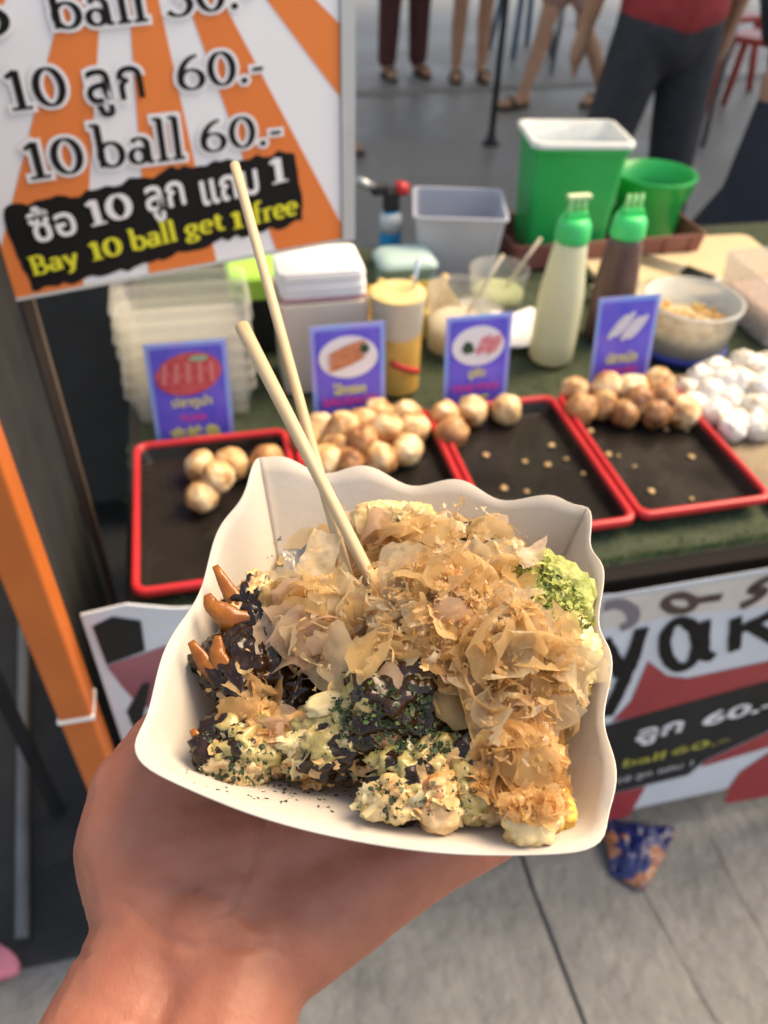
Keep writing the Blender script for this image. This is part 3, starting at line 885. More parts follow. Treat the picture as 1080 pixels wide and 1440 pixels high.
# ------------------------------------------------------------------ little picture cards
m_card = mat('card_blue', (.06, .07, .60), .25, (.20, .14, .70), 25, .1)
m_cedge = mat('card_violet', (.45, .30, .78), .25, (.14, .45, .85), 18, .1)
m_pink = mat('print_pink', (.65, .06, .30), .4)
m_lime = mat('print_lemon', (.72, .70, .16), .4)
m_plate = mat('plate_print', (.78, .76, .78), .3)
def ellipse(cx, cy, rx, ry, n=28, a=0.0):
    return [(cx + rx * math.cos(t) * math.cos(a) - ry * math.sin(t) * math.sin(a), cy + rx * math.cos(t) * math.sin(a) + ry * math.sin(t) * math.cos(a)) for t in [2 * math.pi * k / n for k in range(n)]]
def card(loc, wd, ht, tilt, rz, label, texts, food, plate=True):
    c = thing('picture_card', label, 'card', loc, rz, 'picture cards standing along the trays')
    R0 = (math.pi / 2 - rad(8), tilt, 0)
    def put(mb, nm, m, off, parent=c):
        o = mb.build(nm, m, parent, rot=R0)
        d = o.rotation_euler.to_matrix() @ Vector((0, 0, off)); o.location = d
        return o
    put(MB().box((0, ht / 2, -.001), (wd, ht, .002)), 'card_sheet', m_cedge, 0)
    put(MB().poly(rrect(wd * .44, ht * .455, .004, 3), .0, .0002).add([], []), 'print_panel', m_card, .0004).location += Vector((0, 0, 0))
    c.children[-1].location += c.children[-1].rotation_euler.to_matrix() @ Vector((0, ht / 2, 0))
    if plate:
        put(MB().poly(ellipse(0, ht * .68, wd * .40, ht * .21), 0, .0003), 'plate_picture', m_plate, .0008)
    for pts, m, of in food:
        put(MB().poly([(x * wd, y * ht) for x, y in pts], 0, .0003), 'food_picture', m, .0013 + of)
    for body, yy, ww, hh, m in texts:
        me = text_fit(body, ww * wd, hh * ht, .03)
        for v in me.vertices: v.co.y += yy * ht
        o = obj('lettering', me, m, c, rot=R0)
        o.location = o.rotation_euler.to_matrix() @ Vector((0, 0, .0012))
    return c
m_tuna = mat('tuna_print', (.50, .03, .05), .4, (.62, .14, .14), 120, .3)
m_saus = mat('sausage_print', (.48, .16, .07), .4, (.62, .28, .14), 90)
m_crab = mat('crab_print', (.62, .06, .10), .4, (.75, .45, .45), 150, .4)
m_dkgr = mat('leaf_print', (.03, .07, .03), .5)
m_squid = mat('squid_print', (.55, .55, .62), .4, (.72, .72, .76), 110, .4)
tuna = [([(x * 1.0 + .01 * math.sin(i * 3), y) for i, (x, y) in enumerate(ellipse(0, .69, .41, .21, 22, .1))], m_tuna, 0)] + \
       [([(-.34 + .15 * i, .60), (-.29 + .15 * i, .60), (-.25 + .14 * i, .80), (-.30 + .14 * i, .80)], mat('tuna_light', (.66, .22, .22), .4), .0004) for i in range(5)] + [(ellipse(.14, .84, .12, .03), mat('leaf_pale', (.3, .45, .3), .5), .0006)]
saus = [(ellipse(-.02, .62 + .05 * i, .27, .032, 20, .25), m_saus, .0004 * i) for i in range(4)] + [(ellipse(.22, .76, .06, .05), m_dkgr, .002)]
crab = [([(-.26, .66), (-.2, .60), (-.05, .62), (-.1, .72), (-.2, .74)], m_dkgr, 0)] + [(ellipse(.04 + .08 * i, .68 + .02 * (i % 2), .045, .11, 18, -.5), m_crab, .0004 + .0004 * i) for i in range(4)]
squid = [(ellipse(-.14 + .11 * i, .70 + .03 * math.sin(i * 2), .05, .19, 18, -.9), m_squid, .0004 * i) for i in range(4)]
card((-.038, .942, T + .004), .106, .142, rad(2), rad(3), 'purple picture card showing a mound of red tuna', [('ปลาทูน่า', .40, .5, .14, m_lime), ('TUNA', .24, .34, .07, m_pink), ('金枪鱼', .09, .66, .13, m_lime)], tuna, False)
card((.182, .950, T + .001), .104, .146, 0, 0, 'purple picture card showing sausages on a white plate', [('ไส้กรอก', .36, .46, .12, m_lime), ('SAUSAGE', .23, .74, .085, m_pink), ('香肠', .085, .46, .12, m_lime)], saus)
card((.372, .953, T + .001), .098, .142, 0, 0, 'purple picture card showing red crab sticks on a white plate', [('ปูอัด', .38, .26, .13, m_lime), ('CRAB STICK', .23, .76, .075, m_pink), ('蟹棒', .085, .46, .12, m_lime)], crab)
card((.604, .955, T + .001), .094, .150, rad(-1.5), rad(-3), 'purple picture card showing white squid strips, standing before the brown sauce bottle', [('ปลาหมึก', .38, .52, .13, m_lime), ('SQUID', .23, .6, .08, m_pink), ('鱿鱼', .085, .48, .13, m_lime)], squid, False)

# ------------------------------------------------------------------ containers
pet = clear_plastic('clear_pet', (.97, .96, .92), .04, .88, .06)
petl = clear_plastic('clear_lid', (.8, .85, .85), .1, .45, .15)
def open_box(hx, hy, h, r=.008, taper=.9, t=.0015):
    return loft([(rrect(hx * taper, hy * taper, r), 0), (rrect(hx, hy, r), h), (rrect(hx - t, hy - t, r), h), (rrect(hx * taper - t, hy * taper - t, r), t)])
# bundle of clear takeaway lids at the left
cb = thing('clear_container_stack', 'stack of clear plastic takeaway containers behind the tuna card', 'containers', (-.035, 1.05, T))
for i in range(7):
    loft([(rrect(.078, .05, .012), 0), (rrect(.088, .058, .012), .045), (rrect(.092, .062, .012), .046), (rrect(.092, .062, .012), .050), (rrect(.086, .056, .012), .050), (rrect(.074, .046, .012), .003)]).build('container', pet, cb, loc=(R_.uniform(-.002, .002), R_.uniform(-.002, .002), .0005 + i * .021), smooth=False)
# tissue dispenser
td_ = thing('tissue_box', 'cream tissue box with a stack of white paper napkins showing on top', 'tissue box', (.162, 1.085, T))
m_cream = mat('cream_plastic', (.74, .66, .54), .4, (.68, .6, .48), 6)
loft([(rrect(.062, .048, .008), 0), (rrect(.066, .050, .008), .135), (rrect(.066, .050, .008), .146), (rrect(.063, .047, .008), .146), (rrect(.063, .047, .008), .140)]).build('box_body', m_cream, td_, bevel=.0015)
MB().box((0, 0, .149), (.120, .088, .004)).build('pink_sheet', mat('pink_paper', (.62, .36, .42), .7), td_)
mbn = MB()
for i in range(9):
    z = .153 + i * .0042
    dx, dy = R_.uniform(-.0015, .0015), R_.uniform(-.0015, .0015)
    L = rrect(.060, .044, .01, 4)
    mbn.add(*(lambda q: (q.v, q.f))(loft([([(x + dx, y + dy) for x, y in L], z), ([(x * 1.015 + dx, y * 1.02 + dy) for x, y in L], z + .002), ([(x + dx, y + dy) for x, y in L], z + .004)])))
mbn.build('napkin_stack', mat('white_paper', (.86, .85, .84), .85, (.82, .81, .81), 40), td_, smooth=True)
# black tub with lime lid
gt = thing('lime_lid_tub', 'black tub with a lime green lid behind the tissue box', 'tub', (.115, 1.22, T))
loft([(rrect(.07, .05, .012), 0), (rrect(.076, .055, .012), .095)]).build('tub', mat('black_plastic', (.015, .016, .018), .35, (.025, .025, .025), 8), gt, bevel=.003)
loft([(rrect(.08, .058, .014), .095), (rrect(.081, .059, .014), .128), (rrect(.075, .054, .012), .134)]).build('lid', mat('lime_plastic', (.33, .62, .06), .4, (.4, .68, .1), 6), gt, bevel=.002)
# cup with red and yellow print, filled with sauce
cu = thing('printed_cup', 'white cup with red and yellow print holding orange sauce, beside the sausage card', 'cup', (.268, 1.035, T))
MB().lathe([(.031, 0), (.033, .003), (.0395, .150), (.0405, .152), (.0385, .152), (.0375, .12)], 36).build('cup_wall', mat('cup_white', (.72, .66, .52), .35, (.66, .6, .46), 8), cu, smooth=True)
MB().lathe([(.0318, .004), (.0325, .006), (.0347, .048), (.0342, .050)], 36).build('yellow_band', mat('cup_yellow', (.72, .46, .05), .4), cu, smooth=True)
for a in (-1.25,):
    pts = []
    for k in range(9):
        t = k / 8
        z = .062 - .03 * t; an = a + (t - .5) * 1.5; r = .0318 + (z / .15) * .0085 + .0006
        pts.append((r * math.cos(an), r * math.sin(an), z))
    MB().tube(pts, .0055, 8).build('red_swoosh', mat('cup_red', (.5, .03, .03), .4), cu, smooth=True)
MB().lathe([(.0373, 0), (.0371, .1151)], 30, close=True).build('sauce', mat('orange_sauce', (.62, .33, .06), .25, (.7, .45, .12), 30), cu, loc=(0, 0, .0035))
cu.children[-1].scale = (.86, .86, 1.2)
MB().lathe([(.0401, .1525), (.0401, .1555), (.030, .158)], 30, close=True).build('straw_mat_cover', mat('yellow_cover', (.60, .44, .17), .6, (.7, .55, .25), 60), cu, smooth=False)
MB().tube([(.02, .0, .13), (.028, .004, .2)], .003).build('spoon_handle', mat('steel_bright', (.7, .7, .7), .2, metal=1), cu, smooth=True)
# gas torch
gtch = thing('gas_torch', 'gas torch with black head, red knob and blue canister behind the teal tub', 'torch', (.364, 1.485, T))
MB().lathe([(.020, 0), (.0215, .003), (.0215, .085), (.016, .094), (.012, .098)], 28, close=True).build('canister', mat('canister_blue', (.02, .25, .55), .3, (.03, .32, .6), 6), gtch, smooth=True)
MB().lathe([(.0218, .06), (.0218, .086), (.0165, .0955)], 28).build('canister_band', mat('canister_white', (.65, .66, .68), .3), gtch, smooth=True)
MB().box((0, 0, .118), (.030, .024, .040)).build('head', m_black, gtch, bevel=.005)
MB().box((-.022, 0, .138), (.034, .02, .018)).build('nozzle_block', m_black, gtch, bevel=.004)
MB().tube([(-.034, 0, .142), (-.068, 0, .158)], [.008, .0095], 14).build('nozzle', m_steel, gtch, smooth=True)
MB().tube([(.008, 0, .140), (.030, 0, .136)], [.0135, .0125], 12).build('knob', m_red, gtch, smooth=True)
# teal tub, yellow bag stuff
tt = thing('teal_tub', 'pale teal translucent tub with rounded lid in front of the gas torch', 'tub', (.362, 1.36, T))
loft([(rrect(.046, .036, .014), 0), (rrect(.052, .042, .016), .05)]).build('tub', mat('teal_milk', (.28, .40, .36), .3, (.34, .46, .42), 10, sss=.2), tt, bevel=.003)
loft([(rrect(.055, .045, .018), .05), (rrect(.055, .045, .018), .058), (rrect(.045, .036, .018), .068), (rrect(.03, .02, .012), .071)]).build('lid', mat('teal_lid', (.40, .54, .50), .25, (.46, .6, .56), 10), tt, smooth=True)
yb = thing('yellow_crate', 'low yellow plastic basket behind the printed cup', 'basket', (.33, 1.22, T))
m_yl = mat('yellow_plastic', (.62, .47, .10), .4, (.7, .55, .16), 12)
open_box(.085, .06, .05).build('basket_wall', m_yl, yb, bevel=.001)
for x in (-.055, .0, .055):
    MB().tube([(x, .02, .012), (x + .012, .0, .085)], .0065).build('stick', mat('mustard_stick', (.6, .42, .12), .5), yb, smooth=True)
# frosted box
fb = thing('frosted_box', 'empty frosted plastic box with open top behind the clear jars', 'box', (.482, 1.435, T), rad(-14))
m_fro = mat('frosted_plastic', (.56, .58, .66), .35, (.52, .54, .62), 5, transl=.35)
loft([(rrect(.068, .062, .012), 0), (rrect(.082, .075, .012), .118), (rrect(.087, .080, .014), .119), (rrect(.087, .080, .014), .125), (rrect(.081, .074, .012), .125), (rrect(.066, .060, .011), .003)]).build('box_wall', m_fro, fb, bevel=.0012)
# clear jars
for (x, y, r, h, fill, lab, fc) in ((.392, 1.13, .050, .10, .055, 'clear round jar of pale grated topping behind the crab stick card', (.62, .55, .42)), (.512, 1.27, .052, .062, .03, 'low clear jar of green topping behind the white sauce bottle', (.35, .38, .2))):
    j = thing('clear_jar', lab, 'jar', (x, y, T))
    MB().lathe([(r * .9, 0), (r * .95, .004), (r, h), (r * 1.03, h + .002), (r * 1.03, h + .006), (r * .96, h + .006), (r * .92, .006)], 36).build('jar_wall', pet, j, smooth=True)
    MB().lathe([(r * .90, .007), (r * .9, fill * .9), (r * .6, fill * 1.1), (r * .2, fill * 1.15)], 30, close=True).build('contents', mat('jar_fill_%d' % int(x * 1000), fc, .8, tuple(min(1, k * 1.25) for k in fc), 120, bump=.004, bscale=160), j, smooth=True)
    MB().tube([(r * .3, 0, fill), (r * 1.25, -.01, h + .06)], .0028).build('stick', mat('pale_stick', (.7, .62, .48), .6), j, smooth=True)
ls = thing('lid_stack', 'small stack of flat clear plastic lids between the jars', 'lids', (.452, 1.20, T))
for i in range(5):
    MB().lathe([(.040, 0), (.045, .001), (.046, .007), (.043, .008), (.041, .003)], 30, close=True).build('lid', pet, ls, loc=(R_.uniform(-.002, .002), R_.uniform(-.002, .002), .001 + i * .006), smooth=True)
vs = []; fs = []
for j in range(15):
    for i in range(15):
        u, v = i / 14 - .5, j / 14 - .5
        vs.append((u * .17, v * .13, .006 + .016 * abs(noise.noise(Vector((u * 7, v * 7, 5)))) + .008 * noise.noise(Vector((u * 16, v * 16, 1)))))
for j in range(14):
    for i in range(14):
        fs.append((j * 15 + i, j * 15 + i + 1, (j + 1) * 15 + i + 1, (j + 1) * 15 + i))
tag(MB().add(vs, fs).build('plastic_bag', mat('cream_bag', (.62, .55, .36), .25, (.7, .64, .46), 14, transl=.3), loc=(.78, 1.21, T + .008), smooth=True, solid=.0006), 'crumpled cream plastic bag lying in front of the cutting board', 'bag')
# piece of white tissue between the jar and the bottle
vs = []; fs = []
for j in range(13):
    for i in range(13):
        u, v = i / 12 - .5, j / 12 - .5
        vs.append((u * .10, v * .08, .012 + .012 * noise.noise(Vector((u * 5, v * 5, 2))) + .02 * (v + .5)))
for j in range(12):
    for i in range(12):
        fs.append((j * 13 + i, j * 13 + i + 1, (j + 1) * 13 + i + 1, (j + 1) * 13 + i))
tag(MB().add(vs, fs).build('paper_tissue', MATS['white_paper'], loc=(.515, 1.13, T + .004), smooth=True, solid=.001), 'crumpled white tissue lying beside the white sauce bottle', 'tissue')

# squeeze bottles with three-spout green caps
def squeeze(loc, h, rb, rt, mbody, label, tilt):
    b = thing('sauce_bottle', label, 'bottle', loc, 0, 'squeeze bottles with green three-spout caps')
    b.rotation_euler = (0, tilt, 0)
    MB().lathe([(rb * .9, 0), (rb, .006), (rb * 1.0, h * .2), (rb * .97, h * .55), (rt * 1.06, h * .92), (rt, h * .97), (rt * .8, h)], 40, close=True).build('bottle_body', mbody, b, smooth=True)
    gm = mat('green_cap', (.045, .55, .13), .3, (.06, .62, .17), 8)
    cp = MB().lathe([(rt * 1.05, h - .002), (rt * 1.08, h + .002), (rt * 1.02, h + .022), (rt * .86, h + .030), (rt * .7, h + .032)], 32, close=True).build('cap', gm, b, smooth=True)
    MB().box((0, 0, h + .036), (rt * 1.35, rt * .6, .010)).build('spout_bar', gm, b, bevel=.002)
    for x in (-.42, 0, .42):
        MB().tube([(x * rt, 0, h + .038), (x * rt, 0, h + .062)], [.0044, .003], 10).build('spout', mat('spout_pale', (.35, .72, .30), .35), b, smooth=True)
    return b
bt = squeeze((.540, 1.072, T), .200, .036, .0245, mat('mayo_bottle', (.80, .79, .52), .3, (.82, .80, .60), 4, transl=.3), 'white sauce bottle with green cap standing on the turf mat', rad(0))
MB().box((0, 0, .262), (.036, .012, .006)).build('spout_cover', mat('pale_lime', (.6, .72, .42), .4), bt, bevel=.002)
squeeze((.660, 1.125, T), .178, .036, .026, mat('brown_sauce_bottle', (.10, .055, .05), .25, (.13, .07, .06), 5), 'brown sauce bottle with green cap behind the squid card', 0)

# round tub with blue base and chopped food
rt_ = thing('round_tub', 'round clear tub with blue base full of chopped topping', 'tub', (.768, 1.06, T))
MB().lathe([(.066, 0), (.072, .004), (.074, .014), (.070, .016)], 40, close=True).build('base', mat('blue_plastic', (.03, .045, .30), .35), rt_, smooth=True)
MB().lathe([(.070, .0165), (.077, .085), (.080, .087), (.080, .093), (.0755, .093), (.068, .018)], 40).build('wall', clear_plastic('tub_clear', (.8, .8, .76), .1, .55, .1), rt_, smooth=True)
MB().lathe([(.0665, .018), (.069, .045), (.06, .052), (.03, .056)], 30, close=True).build('contents', mat('chopped', (.42, .32, .16), .7, (.58, .5, .32), 70, .2, .006, 90), rt_, smooth=True)
mb = MB()
for _ in range(60):
    a, r = R_.uniform(0, 6.28), .062 * math.sqrt(R_.random())
    mb.box((r * math.cos(a), r * math.sin(a), .056), (R_.uniform(.005, .011), R_.uniform(.004, .009), .007), a * 3)
tag(mb.build('chopped_pieces', mat('orange_pieces', (.55, .25, .05), .5, (.65, .5, .2), 60, .3), rt_), kind='stuff')
# clear box at the right with food
rb_ = thing('clear_food_box', 'clear rectangular food box beside the round blue-based tub', 'box', (.985, 1.12, T))
open_box(.075, .09, .10).build('wall', clear_plastic('tub_clear2', (.9, .86, .82), .1, .72, .1), rb_, bevel=.001)
MB().box((0, 0, .025), (.125, .15, .045)).build('contents', mat('pink_mix', (.45, .30, .24), .7, (.6, .48, .4), 60, .2, .005, 80), rb_, bevel=.006)
# cutting board with tongs
kb = MB().poly(rrect(.20, .13, .02), 0, .014).build('cutting_board', mat('pale_board', (.66, .54, .32), .6, (.6, .46, .26), 5, .3, stretch=(1, .1, 1)), loc=(.93, 1.34, T + .001), rot=(0, 0, rad(-3)), bevel=.003)
tag(kb, 'pale wooden cutting board behind the round tub', 'board')
tg = thing('kitchen_tongs', 'steel kitchen tongs with dark grips on the pale cutting board', 'tongs', (.90, 1.30, T + .0155), rad(-52))
for s in (-1, 1):
    MB().tube([(-.10, s * .014, .004), (.0, s * .012, .006), (.08, s * .003, .005)], .0035, 8).build('arm', m_steel, tg, smooth=True)
    MB().tube([(.0, s * .0125, .007), (.06, s * .006, .007)], .0055, 8).build('grip', m_black, tg, smooth=True)

# reddish crate with the two green buckets
cr_ = thing('brown_crate', 'reddish brown plastic crate tray carrying the green buckets', 'crate', (.79, 1.475, T + .001))
open_box(.205, .085, .05, .01, .96, .004).build('crate_wall', mat('redbrown_plastic', (.20, .065, .05), .5, (.28, .12, .1), 20, .3), cr_, bevel=.002)
for i in range(7):
    MB().box((-.17 + i * .057, -.084, .026), (.006, .007, .040)).build('rib', MATS['redbrown_plastic'], cr_)
m_grn = mat('bucket_green', (.015, .36, .075), .35, (.02, .42, .1), 5)
sb = thing('square_bucket', 'green square bucket lined with a white bag, beside the round bucket', 'bucket', (.715, 1.485, T + .006), rad(-8))
loft([(rrect(.078, .060, .015), 0), (rrect(.088, .070, .016), .20), (rrect(.094, .076, .018), .201), (rrect(.094, .076, .018), .218), (rrect(.088, .070, .016), .218), (rrect(.075, .057, .014), .004)]).build('bucket_wall', m_grn, sb, bevel=.002)
loft([(rrect(.0965, .0785, .019), .212), (rrect(.0965, .0785, .019), .2205), (rrect(.086, .068, .016), .222), (rrect(.082, .064, .016), .19), (rrect(.06, .045, .016), .17)], False, True).build('white_liner', mat('white_bag', (.68, .70, .68), .35, (.6, .63, .6), 12, bump=.003, bscale=30), sb, smooth=True)
rbk = thing('round_bucket', 'green translucent round bucket beside the square bucket', 'bucket', (.912, 1.50, T + .006))
MB().lathe([(.060, 0), (.063, .004), (.068, .09), (.076, .094), (.080, .125), (.083, .127), (.083, .133), (.0775, .133), (.073, .098), (.066, .094), (.058, .006)], 40).build('bucket_wall', mat('bucket_green_clear', (.02, .42, .09), .25, (.03, .5, .12), 5, transl=.3), rbk, smooth=True)

# ================================================================== PEOPLE IN THE STREET BEHIND
m_skin = mat('skin_tan', (.46, .25, .15), .5, (.52, .30, .19), 8, sss=.25)
m_hair = mat('dark_hair', (.012, .009, .007), .45, (.03, .02, .015), 60)
def person(loc, yaw, label, legs, bottom, top, shoes, arm=((.26, 0, 1.12), (.27, -.08, .88)), arm2=None, short=None, skirt=None, hs=1.0, sleeve=.8):
    """legs: [(knee, ankle)] for left (-x) and right (+x), facing -y. bottom: trouser material, top: shirt material"""
    P = thing('person', label, 'person', loc, yaw)
    P.scale = (hs, hs, hs)
    hip = [(-.09, 0, .88), (.09, 0, .88)]
    C = [((0, 0, .93), (0, 0, 1.15), .125, .115), ((0, .0, 1.15), (0, 0, 1.33), .115, .12), ((-.07, 0, .9), (.07, 0, .9), .11, .11),
         ((-.13, 0, 1.36), (.13, 0, 1.36), .075, .075), ((0, 0, 1.38), (0, -.01, 1.50), .052, .05),
         ((0, -.01, 1.56), (0, -.015, 1.63), .078, .082), ((0, -.045, 1.545), (0, -.05, 1.54), .05, .045), ((0, -.10, 1.575), (0, -.085, 1.60), .012, .01)]
    for s in (-1, 1):
        C += [((s * .08, 0, 1.585), (s * .085, .005, 1.60), .014, .018)]
    S = []; TR = []
    for i, s in enumerate((-1, 1)):
        kn, an = legs[i]
        k = Vector(kn); a = Vector(an)
        mid = k.lerp(a, .33) + Vector((0, .02, 0))
        C += [(hip[i], k, .085, .055), (k, mid, .052, .054), (mid, a, .054, .036)]
        toe = a + Vector((s * .02, -.15, -.045)); toe.z = .035
        C += [(a + Vector((0, .03, -.03)), toe, .036, .028)]
        am = arm if (s > 0 or not arm2) else arm2
        e = Vector((am[0][0] * s, am[0][1], am[0][2])); h = Vector((am[1][0] * s, am[1][1], am[1][2]))
        sh = Vector((s * .17, 0, 1.35))
        C += [(sh, e, .048, .038), (e, h, .038, .026)]
        d = (h - e).normalized()
        C += [(h, h + d * .07, .03, .028)]
        sd = Vector((0, -1, 0)).cross(d).normalized()
        for f in range(4):
            o = Vector((0, 1, 0)) * (.018 - .012 * f)
            b = h + d * .08 + o
            C += [(b, b + d * (.065 - .008 * abs(f - 1)) + Vector((-s * .015, 0, 0)), .0095, .0085)]
        C += [(h + d * .03, h + d * .075 + Vector((0, -.045, 0)), .012, .009)]
        if bottom and not skirt:
            lim = short if short else .9
            e2 = Vector(hip[i]).lerp(k, min(lim, 1.0) if short else 1.0)
            TR += [(hip[i], e2, .105, .085 if not short else .105)]
            if not short:
                TR += [(k, a + Vector((0, 0, .03)), .082, .068)]
        S += [(sh, sh.lerp(e, min(1, sleeve)), .066, .06)]
        if sleeve > 1: S += [(e, h, .058, .045)]
    body = fuse(C, .012, 4)
    obj('body', body, m_skin, P)
    if bottom:
        if skirt:
            prof = [(.145, .98), (.17, .88), (.20, .6), (skirt, .3), (skirt * 1.05, .14), (skirt * 1.02, .13), (.1, .4)]
            mb = MB(); n = 40; vs = []; fs = []
            for i, (r, z) in enumerate(prof):
                for k in range(n):
                    a = 2 * math.pi * k / n
                    w_ = 1 + .05 * math.sin(a * 7) * max(0, (.9 - z))
                    vs.append((r * w_ * math.cos(a), r * .8 * w_ * math.sin(a), z))
            for i in range(len(prof) - 1):
                for k in range(n):
                    fs.append((i * n + k, i * n + (k + 1) % n, (i + 1) * n + (k + 1) % n, (i + 1) * n + k))
            mb.add(vs, fs).build('skirt', bottom, P, smooth=True)
        else:
            TR += [((-.06, 0, .93), (.06, 0, .93), .125, .125), ((0, 0, .9), (0, 0, 1.0), .13, .128)]
            obj('trousers' if not short else 'shorts', fuse(TR, .012, 3), bottom, P)
    S += [((0, 0, .98), (0, 0, 1.2), .142, .135), ((-.05, 0, .98), (.05, 0, .98), .132, .132), ((0, 0, 1.2), (0, 0, 1.33), .135, .13), ((-.13, 0, 1.355), (.13, 0, 1.355), .088, .088)]
    obj('shirt', fuse(S, .012, 3), top, P)
    for i, s in enumerate((-1, 1)):
        a = Vector(legs[i][1])
        cx, cy = a.x + s * .01, a.y - .06
        sole = [(cx + .045 * math.cos(t), cy + .13 * math.sin(t)) for t in [2 * math.pi * k / 20 for k in range(20)]]
        sh_ = MB().poly(sole, .0, .022).build('sandal', shoes, P, bevel=.004)
        MB().tube([(cx - .046, cy - .02, .02), (cx - .03, cy - .035, .07), (cx + .03, cy - .035, .07), (cx + .046, cy - .02, .02)], .009, 8).build('strap', shoes, sh_, smooth=True)
    hm = fuse([((0, .01, 1.62), (0, .0, 1.655), .09, .088), ((0, .035, 1.54), (0, .03, 1.62), .075, .085)], .012, 3)
    obj('hair', hm, m_hair, P)
    return P
m_maroon = mat('maroon_cloth', (.07, .022, .02), .85, (.10, .035, .03), 15, .3, .003, 60)
m_grey_s = mat('grey_cotton', (.25, .24, .23), .9, (.3, .29, .28), 20)
m_pinkc = mat('peach_shorts', (.40, .22, .18), .85, (.46, .27, .22), 15)
m_redc = mat('red_shirt', (.33, .035, .04), .85, (.4, .05, .05), 15)
m_jean = mat('charcoal_jeans', (.035, .036, .042), .85, (.055, .055, .06), 25, .3, .002, 120)
m_blue = mat('blue_jeans', (.06, .09, .16), .85, (.1, .13, .2), 25)
m_navy = mat('navy_cloth', (.026, .027, .04), .9, (.036, .037, .05), 8, .3, .003, 40)
m_sand = mat('dark_sandal', (.03, .022, .018), .6)
person((1.58, 6.25, -.012), rad(10), 'person in wide maroon trousers standing in the street', [((-.11, -.01, .48), (-.12, 0, .085)), ((.11, -.01, .48), (.12, 0, .085))], m_maroon, m_grey_s, m_sand)
person((2.03, 6.10, -.012), rad(-8), 'barelegged person in grey shorts standing in the street', [((-.09, -.02, .47), (-.09, 0, .085)), ((.085, -.02, .47), (.09, 0, .085))], m_grey_s, m_grey_s, m_sand, short=.55)
person((2.44, 5.35, -.012), rad(-70), 'person in peach shorts striding past in dark sandals', [((-.07, -.16, .49), (-.08, -.27, .085)), ((.07, .02, .47), (.08, .27, .10))], m_pinkc, m_grey_s, m_sand, short=.62)
person((1.625, 2.80, -.012), rad(180), 'person in a red shirt and charcoal jeans behind the buckets', [((-.14, -.02, .47), (-.19, 0, .085)), ((.15, -.04, .47), (.21, .05, .085))], m_jean, m_redc, m_sand)
person((1.74, 2.10, -.012), rad(165), 'person in a long dark navy skirt beside the stall', [((-.08, 0, .48), (-.09, 0, .085)), ((.08, 0, .48), (.09, 0, .085))], m_navy, m_navy, m_sand, skirt=.36, sleeve=2, arm=((.2, .0, 1.12), (.12, -.16, 1.0)))
person((.76, 4.78, -.012), rad(60), 'person in blue jeans partly behind the menu board', [((-.1, -.06, .48), (-.1, -.10, .085)), ((.09, .04, .48), (.1, .12, .085))], m_blue, m_grey_s, m_sand, arm=((.24, 0, 1.08), (.25, -.06, .84)))
# metal table and red stools in the street
mt = thing('round_table', 'round steel street table behind the striding person', 'table', (3.05, 6.35, -.012))
MB().lathe([(.46, .70), (.47, .705), (.47, .72), (.45, .725)], 40, close=True).build('table_top', m_steel, mt, smooth=False)
for a in (0.4, 1.97, 3.54, 5.11):
    MB().tube([(.36 * math.cos(a), .36 * math.sin(a), 0), (.3 * math.cos(a), .3 * math.sin(a), .70)], .014).build('leg', m_steel, mt, smooth=True)
def stool(x, y, c, label):
    s = thing('plastic_stool', label, 'stool', (x, y, -.012), R_.uniform(0, 1))
    loft([(rrect(.15, .15, .03), .42), (rrect(.16, .16, .03), .44), (rrect(.155, .155, .03), .46)]).build('seat', c, s, bevel=.004)
    for sx in (-1, 1):
        for sy in (-1, 1):
            MB().tube([(sx * .18, sy * .18, 0), (sx * .13, sy * .13, .43)], [.022, .028], 8).build('leg', c, s, smooth=True)
m_stool = mat('red_stool', (.42, .05, .03), .4, (.36, .04, .03), 6)
stool(3.55, 5.0, m_stool, 'red plastic stool beside the galvanised steel stand')
stool(3.75, 5.7, m_stool, 'red plastic stool farther along the street behind the steel stand')
stool(2.72, 6.9, mat('blue_stool', (.10, .16, .25), .4), 'blue plastic stool beside the round steel table')

